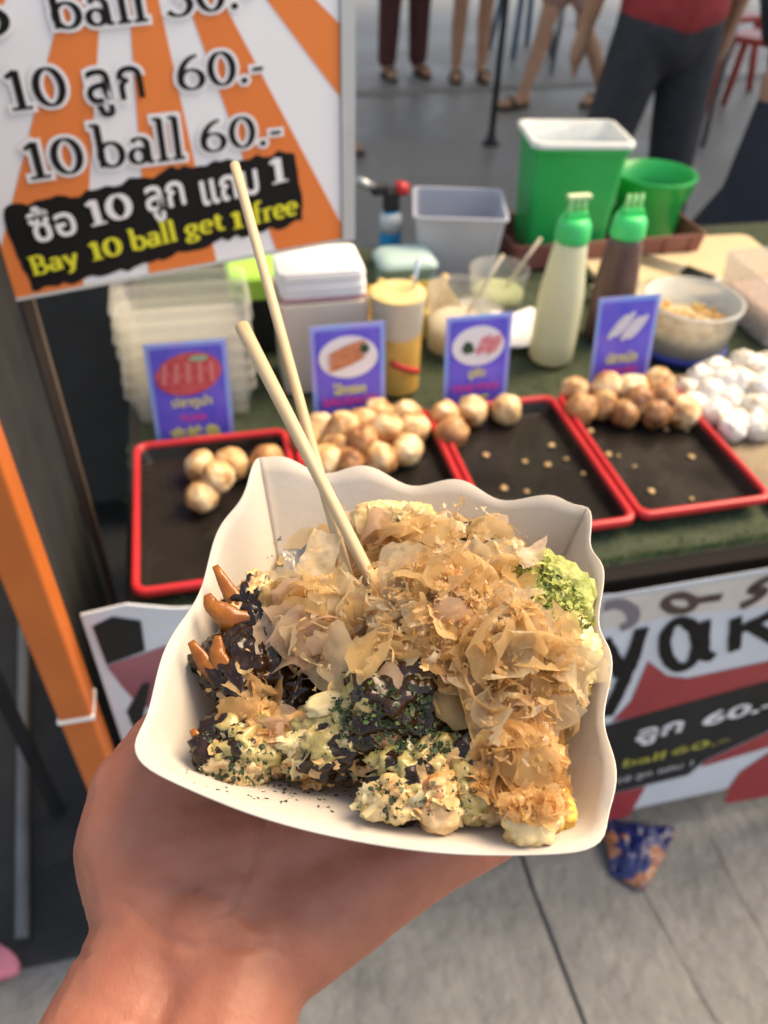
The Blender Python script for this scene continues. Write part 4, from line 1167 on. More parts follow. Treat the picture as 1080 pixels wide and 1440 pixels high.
# ================================================================== THE HELD PAPER BOAT AND ITS FOOD
RIM = 1.20
BASEZ = 1.163
c4 = [onz(362, 643, RIM), onz(828, 714, RIM), onz(857, 1196, RIM), onz(176, 1066, RIM)]   # back-left, back-right, front-right, front-left
b4 = [onz(390, 800, BASEZ), onz(782, 812, BASEZ), onz(752, 1112, BASEZ), onz(300, 1062, BASEZ)]
BC = sum(c4, Vector((0, 0, 0))) / 4
BC.z = BASEZ
def rim_loop(scale_in, z, wave, bulge, rc):
    """loop of points round the boat; corners rounded by rc (fraction of a side)"""
    P = []
    cs = []
    for p, b in zip(c4, b4):
        d = Vector((p.x - BC.x, p.y - BC.y)); d2 = Vector((b.x - BC.x, b.y - BC.y))
        cs.append(d2.lerp(d, scale_in))
    NS = 48
    for i in range(4):
        a, b = cs[i], cs[(i + 1) % 4]
        e = (b - a); nrm = Vector((e.y, -e.x)).normalized()
        if nrm.dot(a + b) < 0: nrm = -nrm
        for k in range(NS):
            t = k / NS
            q = a + e * t + nrm * bulge[i] * 4 * t * (1 - t)
            P.append((q, i, t))
    # round corners by averaging neighbours
    Q = [p[0].copy() for p in P]
    for it in range(rc):
        Q2 = []
        for k in range(len(Q)):
            i, t = P[k][1], P[k][2]
            back = (i == 0 and t < .35) or (i == 3 and t > .65) or (i == 0 and t > .65) or (i == 1 and t < .35)
            Q2.append(Q[k] if back and it > 0 else (Q[k - 1] + Q[k] * 2 + Q[(k + 1) % len(Q)]) / 4)
        Q = Q2
    out = []
    for k, (q, i, t) in enumerate(P):
        if i == 0: wv = .0028 * math.cos(2 * math.pi * (t * 3.6 - .22)) - .0008
        elif i == 1: wv = .0026 * math.cos(2 * math.pi * (t * 3.5 + .05))
        elif i == 2: wv = .0008 * math.cos(2 * math.pi * (t * 3.0))
        else: wv = .0020 * math.cos(2 * math.pi * (t * 2.6 + .30))
        en = min(1, min(t, 1 - t) / .12); en = en * en * (3 - 2 * en)
        wv *= en
        f = 1 + wave * wv * 6
        out.append(((Q[k].x * f, Q[k].y * f), z + wave * wv))
    return out
loops = []
for k in range(8):
    u = k / 7
    loops.append(rim_loop(u, .0005 + (RIM - BASEZ) * u, u ** 3, [.002 * u, .003 * u, .0125 * u ** .8, .001 * u], int(4 + 7 * u)))
mb = MB(); n = len(loops[0]); vs = []; fs = []
for L in loops:
    vs += [(p[0], p[1], z) for p, z in L]
for i in range(len(loops) - 1):
    for k in range(n):
        fs.append((i * n + k, i * n + (k + 1) % n, (i + 1) * n + (k + 1) % n, (i + 1) * n + k))
fs.append(tuple(range(n))[::-1])
m_paper = mat('boat_paper', (.59, .535, .465), .6, (.63, .585, .53), 22, .0, .0002, 250, transl=.22)
boat = mb.add(vs, fs).build('paper_boat', m_paper, loc=BC, smooth=True, solid=.0006)
k = boat.modifiers.new('es', 'EDGE_SPLIT'); k.split_angle = rad(26)
boat.modifiers.move(1, 0)
tag(boat, 'white paper food boat with wavy rim held on the open hand', 'food tray')

# ------------------------------------------------------------------ takoyaki pieces in the boat
m_sauce = mat('dark_sauce', (.011, .005, .0025), .13, (.026, .010, .004), 60, .3, .0006, 160, spec=.4, coat=.1)
m_mayo = mat('mayonnaise', (.66, .55, .30), .2, (.60, .48, .22), 60, sss=.3, sss_r=(.004, .003, .0015))
m_mayg = mat('herb_mayonnaise', (.17, .16, .04), .22, (.56, .42, .18), 70, .1, .0008, 200, sss=.25, sss_r=(.004, .003, .0015))
m_green = mat('chopped_greens', (.20, .25, .04), .5, (.46, .46, .15), 160, .2, .002, 300, sss=.15)
m_cooked = ball_material('cooked_batter', (.66, .42, .19), (.76, .62, .36), (.40, .17, .06))
m_pale = ball_material('pale_batter', (.62, .45, .20), (.72, .60, .34), (.44, .22, .07))
m_crisp = mat('crisp_batter', (.20, .045, .006), .15, (.50, .19, .02), 130, .0, .0005, 260, transl=.35, coat=.3)
foodv = []; foodf = []
def collect(o):
    M = o.matrix_basis
    off = len(foodv)
    for v in o.data.vertices: foodv.append(M @ v.co)
    for p in o.data.polygons: foodf.append([i + off for i in p.vertices])
def shell(r, seed, cover, m, name, parent, a1=.09, a2=.035, thick=.045, dirn=(0, 0, 1), bias=.9, freq=2.2, scale=(1, 1, 1)):
    """layer poured over a piece: rides on the piece where it covers, dives under its surface elsewhere"""
    bm = bmesh.new(); bmesh.ops.create_icosphere(bm, subdivisions=5, radius=1)
    o = Vector((seed * 7.3, seed * 3.1, seed * 1.7)); dn = Vector(dirn).normalized()
    for v in bm.verts:
        d = v.co.normalized()
        rr = 1 + a1 * noise.noise(d * 1.6 + o) + a2 * noise.noise(d * 5 + o) + a2 * .5 * noise.noise(d * 12 + o)
        mk = d.dot(dn) * bias - (1 - cover) + .75 * noise.noise(d * freq + o * 1.3) + .25 * noise.noise(d * freq * 3 + o)
        k = max(-1, min(1, mk * 5))
        rr += thick * (k if k > 0 else k * 1.8)
        rr += .012 * noise.noise(d * 9 - o)
        v.co = Vector((d.x * rr * r * scale[0], d.y * rr * r * scale[1], d.z * rr * r * .95 * scale[2]))
    me = bpy.data.meshes.new(name); bm.to_mesh(me); bm.free()
    o = obj(name, me, m, parent, smooth=True)
    return o
def piece(px, py, z, r, seed, m, label, layers, scale=(1, 1, 1), a1=.10, a2=.05):
    q = onz(px, py, z)
    me = lumpy(r, seed, a1, a2, 5)
    for v in me.vertices: v.co = Vector((v.co.x * scale[0], v.co.y * scale[1], v.co.z * scale[2]))
    P = thing('takoyaki_piece', label, 'takoyaki', (q.x, q.y, q.z), 0, 'takoyaki pieces served in the paper boat')
    b = obj('batter_ball', me, m, P, smooth=True)
    off = len(foodv)
    for v in me.vertices: foodv.append(v.co + P.location)
    for p in me.polygons: foodf.append([i + off for i in p.vertices])
    for (cov, mm, nm, th, dr, fq) in layers:
        shell(r, seed, cov, mm, nm, P, a1, a2, th, dr, .9, fq, scale)
    return P
S_ = lambda c, dr=(0, 0, 1), fq=2.2, th=.06: (c, m_sauce, 'sauce_glaze', th, dr, fq)
Y_ = lambda c, dr=(0, 0, 1), fq=3.0, th=.10: (c, m_mayo, 'mayonnaise_layer', th, dr, fq)
G_ = lambda c, dr=(0, 0, 1), fq=3.0, th=.09: (c, m_mayg, 'herb_mayonnaise_layer', th, dr, fq)
pA = piece(344, 1052, 1.186, .0135, 41, m_cooked, 'small takoyaki piece with dark sauce and seaweed at the boat corner', [S_(.70, (-.5, .3, .5), 3), G_(.45, (.4, -.2, .8), 4)], (1.25, 1, .9), .22, .14)
pB = piece(352, 938, 1.188, .0150, 42, m_cooked, 'takoyaki piece coated in dark sauce with forked crisp edge', [S_(1.0, (0, 0, 1), 3.5, .12)], (1.1, 1.2, .9), .28, .2)
pC = piece(368, 862, 1.190, .0145, 43, m_cooked, 'takoyaki piece with golden crisp horn at its edge', [S_(.7, (.1, -.6, .5), 3.5, .1), Y_(.3, (.5, .3, .6))], (1, 1.1, .9), .28, .2)
pD = piece(555, 990, 1.198, .0200, 44, m_cooked, 'takoyaki piece topped with dark sauce and seaweed in the middle', [S_(.85, (.2, .1, 1), 3.2, .09), G_(.4, (-.8, .2, .6), 4)], (1.1, 1, 1), .2, .12)
pE = piece(472, 1040, 1.190, .0150, 45, m_pale, 'pale takoyaki piece smeared with herb mayonnaise', [G_(.42, (-.2, 0, 1), 4), S_(.62, (.3, -.6, .4), 3.5)], (1.25, .95, .9), .25, .16)
pF = piece(600, 1090, 1.192, .0160, 46, m_cooked, 'lumpy takoyaki piece leaning on the front of the boat', [G_(.35, (-.3, .3, 1), 4), S_(.55, (-.6, -.3, .5), 3.5)], (1.25, .9, .9), .3, .22)
pG = piece(700, 1060, 1.194, .0170, 47, m_cooked, 'takoyaki piece under brown fish flakes beside the front corner', [S_(.35, (-.7, 0, .4))], (1, 1, 1), .2, .12)
pH = piece(775, 930, 1.194, .0165, 48, m_pale, 'takoyaki piece with white mayonnaise against the side wall', [Y_(.7, (.6, .2, .8), 4)], (1, 1.1, 1), .22, .14)
pI = piece(768, 845, 1.196, .0160, 49, m_pale, 'takoyaki piece topped with bright chopped greens', [(1.05, m_green, 'chopped_greens_layer', .14, (.1, 0, 1), 4.0), Y_(.35, (.8, -.5, .4))], (1, 1.1, 1), .2, .14)
pJ = piece(560, 765, 1.190, .0165, 50, m_pale, 'pale takoyaki piece with cabbage chunks at the back wall', [Y_(.5, (0, .2, 1), 5)], (1.2, 1, 1), .3, .22)
pK = piece(655, 800, 1.194, .0195, 51, m_cooked, 'takoyaki piece under the fish flakes near the back wall', [S_(.4)])
pL = piece(610, 880, 1.206, .0215, 52, m_cooked, 'takoyaki piece under the top of the fish flake heap', [S_(.5)])
pM = piece(465, 895, 1.192, .0195, 53, m_cooked, 'takoyaki piece under fish flakes behind the skewer tips', [S_(.9, (-.3, -.6, .8), 3.5, .09)], (1, 1, 1), .2, .12)
pN = piece(700, 935, 1.202, .0215, 54, m_cooked, 'takoyaki piece buried in brown fish flakes', [S_(.5)])
pO = piece(412, 975, 1.180, .0150, 55, m_cooked, 'dark sauced takoyaki piece low between the corner and middle pieces', [S_(1.2, (0, 0, 1), 3.5, .12)], (1, 1, 1), .25, .16)
pP = piece(690, 1118, 1.192, .0095, 56, m_cooked, 'brown takoyaki piece at the front rim under fine flakes', [S_(.3)], (1.3, 1, 1), .25, .16)
for (px, py, z, r, sd_, m, lab, sc_) in ((745, 1155, 1.199, .0080, 61, m_pale, 'pale round cabbage chunk in the front corner', (1.15, .9, 1)), (535, 728, 1.206, .009, 62, m_pale, 'pale cabbage chunk at the back of the food', (1.3, .9, .9)), (590, 740, 1.208, .0095, 63, m_pale, 'second pale cabbage chunk behind the fish flakes', (1, 1.2, .9)), (778, 1128, 1.192, .0070, 64, mat('yellow_piece', (.62, .36, .06), .4, (.7, .46, .1), 50, sss=.3), 'yellow chunk against the side wall of the boat', (.8, 1.4, 1)), (655, 1108, 1.196, .0095, 65, m_mayg, 'pale green chunk near the front rim', (1, 1.2, .9)), (560, 1122, 1.197, .0085, 66, m_pale, 'pale octopus chunk at the front rim', (1.3, .9, .9)), (615, 1128, 1.197, .0088, 67, m_cooked, 'orange tinged chunk at the front rim', (1, 1, 1)), (430, 1042, 1.196, .0048, 68, m_mayo, 'smooth drop of mayonnaise', (1.9, .8, .8)), (806, 893, 1.203, .0070, 69, m_mayo, 'small mayonnaise swirl at the side wall', (1, 1.6, 1)), (640, 1035, 1.196, .008, 70, m_mayg, 'small herb mayonnaise lump between the sauce and the flakes', (1.2, .8, .7)), (480, 988, 1.204, .0055, 71, m_mayo, 'streak of mayonnaise beside the dark sauce', (2.2, .9, .5))):
    q = onz(px, py, z)
    me = lumpy(r, sd_, .28, .16, 4)
    for v in me.vertices: v.co = Vector((v.co.x * sc_[0], v.co.y * sc_[1], v.co.z * sc_[2]))
    o = obj('food_chunk', me, m, loc=q, smooth=True)
    tag(o, lab, 'food')
    collect(o)
# crisp batter horns at the left
def horn(parent, pts, r0):
    L = [onz(*p) - parent.location for p in pts]
    mb = MB(); vs = []; fs = []
    Q = []
    for i in range(len(L) - 1):
        for k in range(5): Q.append(L[i].lerp(L[i + 1], k / 5))
    Q.append(L[-1])
    n = 12
    vdir = (CAM - parent.location).normalized()
    for i, p in enumerate(Q):
        t = i / (len(Q) - 1)
        tg_ = (Q[min(i + 1, len(Q) - 1)] - Q[max(i - 1, 0)]).normalized()
        a = tg_.cross(vdir).normalized(); b = a.cross(tg_).normalized()
        r = r0 * (1.15 - t) ** .8 * (1 + .15 * noise.noise(Vector((i * .7, r0 * 900, 0)))) + .0004
        for k in range(n):
            an = 2 * math.pi * k / n
            j_ = 1 + .25 * noise.noise(Vector((p.x * 130, p.y * 130, k * .35)))
            vs.append(p + a * math.cos(an) * r * j_ + b * math.sin(an) * r * .45 * j_)
    for i in range(len(Q) - 1):
        for k in range(n):
            fs.append((i * n + k, i * n + (k + 1) % n, (i + 1) * n + (k + 1) % n, (i + 1) * n + k))
    fs.append(tuple(range(n))[::-1]); fs.append(tuple(range((len(Q) - 1) * n, len(Q) * n)))
    mb.add(vs, fs).build('crisp_edge', m_crisp, parent, smooth=True)
horn(pC, [(350, 876, 1.194), (326, 838, 1.200), (302, 796, 1.206)], .0040)
horn(pC, [(362, 885, 1.194), (326, 872, 1.199), (298, 852, 1.203), (292, 836, 1.205)], .0052)
horn(pB, [(318, 960, 1.192), (288, 932, 1.197), (268, 902, 1.202)], .0038)
horn(pB, [(322, 950, 1.194), (306, 922, 1.199), (306, 894, 1.203)], .0036)
horn(pA, [(312, 1080, 1.186), (290, 1056, 1.190), (270, 1026, 1.194)], .0028)

bvh = BVHTree.FromPolygons(foodv + [Vector(v) + BC for v in vs[:0]], foodf)
# floor and walls of the boat for things that fall beside the pieces
bv = [Vector(v.co) + BC for v in boat.data.vertices]; bf = [list(p.vertices) for p in boat.data.polygons]
bvh2 = BVHTree.FromPolygons(foodv + bv, foodf + [[i + len(foodv) for i in f] for f in bf])
def hit(px, py, tree=None):
    d = ray(px, py).normalized()
    p, nrm, i, dist = (tree or bvh2).ray_cast(CAM + d * .1, d)
    if p is None: return None, None
    if nrm.dot(d) > 0: nrm = -nrm
    return p, nrm
def inside(x, y, P):
    c = False
    for i in range(len(P)):
        (x1, y1), (x2, y2) = P[i - 1], P[i]
        if (y1 > y) != (y2 > y) and x < (x2 - x1) * (y - y1) / (y2 - y1) + x1: c = not c
    return c
def sample(P):
    x0, x1 = min(p[0] for p in P), max(p[0] for p in P); y0, y1 = min(p[1] for p in P), max(p[1] for p in P)
    while True:
        x, y = R_.uniform(x0, x1), R_.uniform(y0, y1)
        if inside(x, y, P): return x, y

# ------------------------------------------------------------------ bonito flakes
def flake_material(name, c, c2):
    m = mat(name, c, .4, c2, 260, .2, .0004, 700, transl=.5, stretch=(.25, 1, 1))
    n = m.node_tree                                  # paper-thin: partly see-through, thinner in streaks
    outn = n.nodes['Material Output']; sh = outn.inputs['Surface'].links[0].from_socket
    tr = n.nodes.new('ShaderNodeBsdfTransparent'); tr.inputs['Color'].default_value = (1, .93, .80, 1)
    no = n.nodes.new('ShaderNodeTexNoise'); no.inputs['Scale'].default_value = 190; no.inputs['Detail'].default_value = 4
    tc = n.nodes.new('ShaderNodeTexCoord'); n.links.new(tc.outputs['Object'], no.inputs['Vector'])
    mr = n.nodes.new('ShaderNodeMapRange'); mr.inputs['From Min'].default_value = .35; mr.inputs['From Max'].default_value = .7
    mr.inputs['To Min'].default_value = .12; mr.inputs['To Max'].default_value = .62
    n.links.new(no.outputs['Fac'], mr.inputs['Value'])
    mx = n.nodes.new('ShaderNodeMixShader'); n.links.new(mr.outputs[0], mx.inputs['Fac'])
    n.links.new(sh, mx.inputs[1]); n.links.new(tr.outputs[0], mx.inputs[2]); n.links.new(mx.outputs[0], outn.inputs['Surface'])
    return m
fm = [flake_material('flake_gold', (.80, .52, .22), (.88, .70, .38)), flake_material('flake_pink', (.74, .52, .36), (.84, .67, .52)),
      flake_material('flake_brown', (.64, .38, .14), (.76, .53, .25)), flake_material('flake_pale', (.84, .70, .44), (.88, .78, .58))]
def flake_mesh(seed, m):
    r = random.Random(seed)
    NU, NV = 10, 6
    curl = r.uniform(.6, 3.2) * r.choice((-1, 1)); curl2 = r.uniform(-1.0, 1.0); asp = r.uniform(.35, .8); tw = r.uniform(-.9, .9)
    vs = []; fs = []
    for j in range(NV + 1):
        for i in range(NU + 1):
            u, v = i / NU * 2 - 1, j / NV * 2 - 1
            rag = 1 + .40 * noise.noise(Vector((u * 1.6, seed * 3.7, v))) + .30 * noise.noise(Vector((u * 5.5, seed * 2.1, v)))
            vv = v * asp * rag * (1 - .35 * abs(u) ** 2.5) + .12 * noise.noise(Vector((u * 2, seed, 4)))
            uu = u * (1 + .25 * noise.noise(Vector((v * 2.2, seed * 1.9, 8))) + .22 * noise.noise(Vector((v * 6, seed * 1.3, 3))))
            th = uu * curl
            x = math.sin(th) / curl; z = (1 - math.cos(th)) / curl
            z += curl2 * vv * vv * .8 + .13 * noise.noise(Vector((u * 2.4, v * 2.4, seed)))
            a = tw * uu
            vs.append((x, vv * math.cos(a) - z * math.sin(a), vv * math.sin(a) + z * math.cos(a)))
    for j in range(NV):
        for i in range(NU):
            fs.append((j * (NU + 1) + i, j * (NU + 1) + i + 1, (j + 1) * (NU + 1) + i + 1, (j + 1) * (NU + 1) + i))
    me = bpy.data.meshes.new('flake'); me.from_pydata(vs, [], fs); me.materials.append(m)
    me.polygons.foreach_set('use_smooth', [True] * len(me.polygons))
    return me
flakes = {i: [flake_mesh(i * 40 + k, fm[i]) for k in range(9)] for i in range(4)}
hp = onz(620, 880, 1.19)
heap = thing('bonito_flake_heap', 'heap of curled tan bonito fish flakes on top of the takoyaki', 'fish flakes', hp)
def put_flake(p, nrm, size, mi, lift, up=.5):
    o = bpy.data.objects.new('flake', R_.choice(flakes[mi])); col.objects.link(o); o.parent = heap
    nn = (nrm * .6 + Vector((R_.uniform(-1, 1), R_.uniform(-1, 1), R_.uniform(-.2, 1))) * up).normalized()
    q = nn.to_track_quat('Z', 'Y').to_matrix() @ Matrix.Rotation(R_.uniform(0, 6.28), 3, 'Z')
    M = Matrix.Translation(p + nrm * lift - hp) @ q.to_4x4() @ Matrix.Diagonal((size, size, size, 1))
    o.matrix_basis = M
MAIN = [(395, 850), (400, 790), (440, 760), (490, 735), (560, 730), (620, 715), (690, 735), (760, 765), (735, 815), (770, 870), (815, 930), (800, 1000), (760, 1050), (715, 1070), (665, 1000), (620, 955), (560, 935), (490, 960), (450, 950), (400, 905)]
TOPB = [(520, 860), (580, 800), (700, 800), (750, 880), (790, 960), (720, 1010), (650, 960), (560, 900)]
LOWR = [(690, 1040), (780, 1010), (800, 1060), (785, 1150), (720, 1150), (670, 1110)]
LEFTC = [(330, 950), (370, 940), (400, 970), (395, 1040), (360, 1050), (335, 1010)]
TOPL = [(395, 850), (450, 830), (520, 850), (540, 930), (470, 955), (410, 920)]
for poly, cnt, mis, smin, smax, lmax in ((MAIN, 135, (0, 0, 0, 3, 3, 1), .0065, .0170, .008), (TOPB, 60, (0, 0, 2, 0, 3), .006, .014, .010), (LOWR, 26, (2, 2, 2, 0), .005, .010, .003), (LEFTC, 10, (1, 2, 1), .005, .009, .003), (TOPL, 38, (1, 0, 3, 0), .008, .016, .007)):
    for _ in range(cnt):
        x, y = sample(poly)
        p, nr = hit(x, y, bvh)
        if p is None:
            p, nr = hit(x, y)
            if p is None: continue
        put_flake(p, nr, R_.uniform(smin, smax), R_.choice(mis), R_.uniform(.001, lmax), R_.uniform(.1, .55))
# a few single large flakes that stand out
def sheet(pts, m, name='flake', bend=.003, n=8):
    """four-cornered curled flake: corners (px, py, z)"""
    a, b, c, d = [onz(*p) - hp for p in pts]
    nr = (b - a).cross(d - a).normalized()
    vs = []; fs = []
    for j in range(n + 1):
        for i in range(n + 1):
            u, v = i / n, j / n
            p = a.lerp(b, u).lerp(d.lerp(c, u), v)
            p = p + nr * (bend * math.sin(u * math.pi) + .0012 * noise.noise(Vector((u * 4, v * 4, pts[0][0]))))
            ed = min(u, 1 - u, v, 1 - v)
            if ed == 0: p = p + Vector((noise.noise(Vector((u * 5, v * 5, 1))), noise.noise(Vector((u * 5, v * 5, 9))), 0)) * .0012
            vs.append(p)
    for j in range(n):
        for i in range(n):
            fs.append((j * (n + 1) + i, j * (n + 1) + i + 1, (j + 1) * (n + 1) + i + 1, (j + 1) * (n + 1) + i))
    return MB().add(vs, fs).build(name, m, heap, smooth=True)
sheet([(442, 742, 1.218), (482, 752, 1.218), (458, 848, 1.206), (412, 808, 1.208)], fm[3], bend=.002)
sheet([(455, 845, 1.214), (545, 850, 1.216), (540, 885, 1.214), (470, 880, 1.210)], fm[1], bend=.004)
sheet([(575, 800, 1.224), (690, 785, 1.222), (670, 830, 1.222), (580, 830, 1.222)], fm[3], bend=.006)
sheet([(700, 880, 1.228), (760, 850, 1.222), (770, 905, 1.222), (720, 930, 1.224)], fm[3], bend=.006)
sheet([(735, 845, 1.224), (748, 842, 1.224), (822, 922, 1.212), (812, 934, 1.212)], fm[3], bend=.001)
sheet([(640, 955, 1.222), (655, 950, 1.222), (690, 1060, 1.206), (665, 1045, 1.208)], fm[0], bend=.002)
sheet([(600, 1062, 1.204), (640, 1066, 1.206), (737, 1092, 1.198), (730, 1103, 1.196)], fm[3], bend=.001)
sheet([(590, 905, 1.222), (650, 890, 1.224), (690, 930, 1.222), (625, 960, 1.220)], fm[1], bend=.005)
sheet([(310, 962, 1.198), (350, 945, 1.202), (392, 975, 1.198), (350, 985, 1.196)], fm[2], bend=.003)
sheet([(352, 945, 1.200), (398, 950, 1.200), (392, 1040, 1.192), (365, 1050, 1.190)], fm[2], bend=.006)
sheet([(405, 900, 1.206), (450, 880, 1.21), (470, 968, 1.202), (425, 945, 1.202)], fm[3], bend=.004)
sheet([(355, 880, 1.204), (372, 845, 1.206), (392, 900, 1.204), (360, 920, 1.204)], fm[1], bend=.003)
sheet([(762, 1030, 1.198), (795, 1020, 1.196), (788, 1110, 1.188), (750, 1105, 1.190)], fm[2], bend=.005)
sheet([(770, 1040, 1.196), (800, 1045, 1.196), (795, 1130, 1.190), (768, 1120, 1.190)], fm[0], bend=.004)
sheet([(735, 1000, 1.206), (790, 975, 1.204), (800, 1000, 1.202), (745, 1035, 1.202)], fm[0], bend=.004)
sheet([(600, 850, 1.232), (680, 835, 1.232), (690, 880, 1.230), (615, 890, 1.232)], fm[0], bend=.006)
sheet([(520, 800, 1.220), (575, 765, 1.220), (590, 800, 1.220), (530, 845, 1.218)], fm[0], bend=.005)
sheet([(725, 775, 1.222), (770, 752, 1.222), (765, 785, 1.220), (735, 800, 1.220)], fm[1], bend=.002)
# dark strip of fish skin curling beside the skewers
m_fskin = mat('fish_skin', (.05, .04, .035), .18, (.35, .32, .28), 90, .3, coat=.5)
for (A, B, C_, D) in (([(398, 770, 1.206), (438, 757, 1.210), (425, 800, 1.206), (400, 810, 1.204)]), ([(388, 808, 1.204), (412, 800, 1.206), (400, 870, 1.202), (384, 872, 1.200)]), ([(352, 808, 1.198), (366, 806, 1.200), (378, 832, 1.198), (362, 826, 1.196)])):
    sheet([A, B, C_, D], m_fskin, 'skin_strip', .004)
# fine shreds and small broken flakes
mbs = {0: MB(), 2: MB(), 3: MB(), 1: MB()}
def mini(mb, p, a, b, c, L, sd2):
    W = L * R_.uniform(.35, .8); K = R_.uniform(-1.3, 1.3); K2 = R_.uniform(-1, 1)
    P = []
    for j in range(4):
        for i in range(5):
            u, v = i / 2 - 1, j / 1.5 - 1
            e = 1 + .45 * noise.noise(Vector((u * 2.3, v * 2.3, sd2)))
            P.append(p + a * (L * u * e) + b * (W * v * e * (1 - .3 * u * u)) + c * (L * .5 * (K * u * u + K2 * v * v * .5 + .5 * noise.noise(Vector((u * 2, v * 2, sd2 + 5))))))
    mb.add(P, [(j * 5 + i, j * 5 + i + 1, (j + 1) * 5 + i + 1, (j + 1) * 5 + i) for j in range(3) for i in range(4)])
for poly, cnt, keys, lm in ((MAIN, 420, (0, 3, 3, 0), .008), (TOPB, 420, (0, 0, 2, 3), .009), (LOWR, 350, (2, 2, 0), .003), (LEFTC, 40, (2, 0), .003), (TOPL, 100, (3, 0), .006)):
    for n2 in range(cnt):
        x, y = sample(poly)
        p, nr = hit(x, y)
        if p is None: continue
        p = p + nr * R_.uniform(.0005, lm) - hp
        c = (nr * .7 + Vector((R_.uniform(-1, 1), R_.uniform(-1, 1), R_.uniform(-.3, 1))) * .7).normalized()
        a = c.orthogonal().normalized(); a.rotate(Matrix.Rotation(R_.uniform(0, 6.28), 3, c))
        mini(mbs[R_.choice(keys)], p, a, c.cross(a), c, .0012 + .0032 * R_.random() ** 1.6, n2 * 1.37)
for k_, mb in mbs.items():
    tag(mb.build('small_flakes', fm[k_], heap, smooth=True), kind='stuff')
mbs = {0: MB(), 2: MB(), 3: MB()}
for poly, cnt, keys in ((MAIN, 1200, (0, 3, 3, 0, 2)), (TOPB, 1600, (0, 0, 2, 3)), (LOWR, 1200, (2, 2, 0)), (LEFTC, 120, (2, 0)), (TOPL, 500, (3, 0))):
    for _ in range(cnt):
        x, y = sample(poly)
        p, nr = hit(x, y)
        if p is None: continue
        p = p + nr * R_.uniform(.0005, .011 if poly in (MAIN, TOPB) else .0035) - hp
        a = Vector((R_.uniform(-1, 1), R_.uniform(-1, 1), R_.uniform(-.4, .9))).normalized()
        b = a.cross(Vector((R_.uniform(-1, 1), R_.uniform(-1, 1), R_.uniform(-1, 1)))).normalized()
        c = a.cross(b)
        L = .0006 + .0030 * R_.random() ** 2.5; W = L * R_.uniform(.15, .6); K = R_.uniform(-1.0, 1.0) * L
        P = []
        for t in (-1, -.3, .4, 1):
            w2 = W * (1 - .5 * abs(t))
            cc = p + a * (L * t) + c * (K * t * t)
            P += [cc - b * w2, cc + b * w2]
        mbs[R_.choice(keys)].add(P, [(0, 1, 3, 2), (2, 3, 5, 4), (4, 5, 7, 6)])
PWD = [(570, 800), (640, 780), (700, 800), (720, 870), (700, 950), (640, 960), (600, 890), (560, 850)]
for _ in range(5000):
    pw_ = R_.random() < .8
    x, y = sample(PWD if pw_ else LOWR)
    p, nr = hit(x, y)
    if p is None: continue
    p = p + nr * (R_.uniform(.002, .0115) if pw_ else R_.uniform(.0003, .0025)) - hp
    a = Vector((R_.uniform(-1, 1), R_.uniform(-1, 1), R_.uniform(-1, 1))).normalized(); b = a.orthogonal().normalized()
    L = R_.uniform(.0003, .0011)
    mbs[R_.choice((2, 0, 0, 3))].add([p - a * L, p + b * L * .6, p + a * L, p - b * L * .5], [(0, 1, 2, 3)])
for k_, mb in mbs.items():
    tag(mb.build('fine_shreds', fm[k_], heap, smooth=True), kind='stuff')

# ------------------------------------------------------------------ seaweed flakes and chopped greens
sw = mat('seaweed', (.010, .018, .006), .5, (.03, .055, .012), 200, .2)
sg = mat('seaweed_bright', (.035, .07, .010), .5, (.10, .14, .03), 200, .2)
lg = mat('greens_bright', (.24, .30, .04), .5, (.46, .47, .14), 200, .2, transl=.2)
def bits(poly, cnt, m, smin, smax, name, label, lift=.0012, flat=True):
    mb = MB(); org = onz(*poly[0], 1.18)
    for _ in range(cnt):
        x, y = sample(poly)
        p, nr = hit(x, y)
        if p is None: continue
        if flat and noise.noise(p * 150 + Vector((cnt, 0, 0))) < -.05 + .25 * (cnt < 130) - .1: continue
        t = (nr + Vector((R_.uniform(-1, 1), R_.uniform(-1, 1), R_.uniform(-1, 1))) * (.35 if flat else 1.2)).normalized()
        a = t.orthogonal().normalized(); a.rotate(Matrix.Rotation(R_.uniform(0, 6.28), 3, t)); b = t.cross(a)
        s = smin + (smax - smin) * R_.random() ** 2; asp = R_.uniform(.25, .9)
        p = p + nr * R_.uniform(.0003, lift) - org
        k5 = [p + a * s * math.cos(g) * R_.uniform(.6, 1.1) + b * s * asp * math.sin(g) * R_.uniform(.6, 1.1) + t * R_.uniform(-.15, .15) * s for g in (0, 1.2, 2.5, 3.8, 5.1)]
        mb.add(k5, [(0, 1, 2, 3, 4)])
    o = mb.build(name, m, loc=org)
    return tag(o, label, 'seaweed', kind='stuff')
bits([(470, 985), (560, 960), (650, 980), (660, 1040), (600, 1070), (520, 1060), (460, 1020)], 1100, sw, .0003, .0017, 'seaweed_flakes', 'dark seaweed flakes over the sauce in the middle', .003)
bits([(460, 985), (520, 960), (600, 950), (650, 1000), (640, 1060), (560, 1070), (470, 1030)], 420, sg, .0002, .0013, 'seaweed_flakes', 'green seaweed flakes over the sauce in the middle', .004)
bits([(265, 1050), (300, 1020), (370, 1030), (420, 1090), (440, 1130), (360, 1110), (290, 1095)], 520, sw, .0002, .0014, 'seaweed_flakes', 'dark seaweed flakes on the corner piece', .002)
bits([(255, 1075), (330, 1090), (440, 1080), (500, 1120), (470, 1145), (380, 1130), (270, 1105)], 200, sw, .0002, .0013, 'seaweed_crumbs', 'dark seaweed crumbs fallen on the floor of the paper boat', .0006)
bits([(405, 1010), (540, 1050), (680, 1060), (660, 1140), (540, 1160), (440, 1090)], 650, sw, .0002, .0010, 'seaweed_crumbs', 'dark seaweed crumbs over the front pieces', .002)
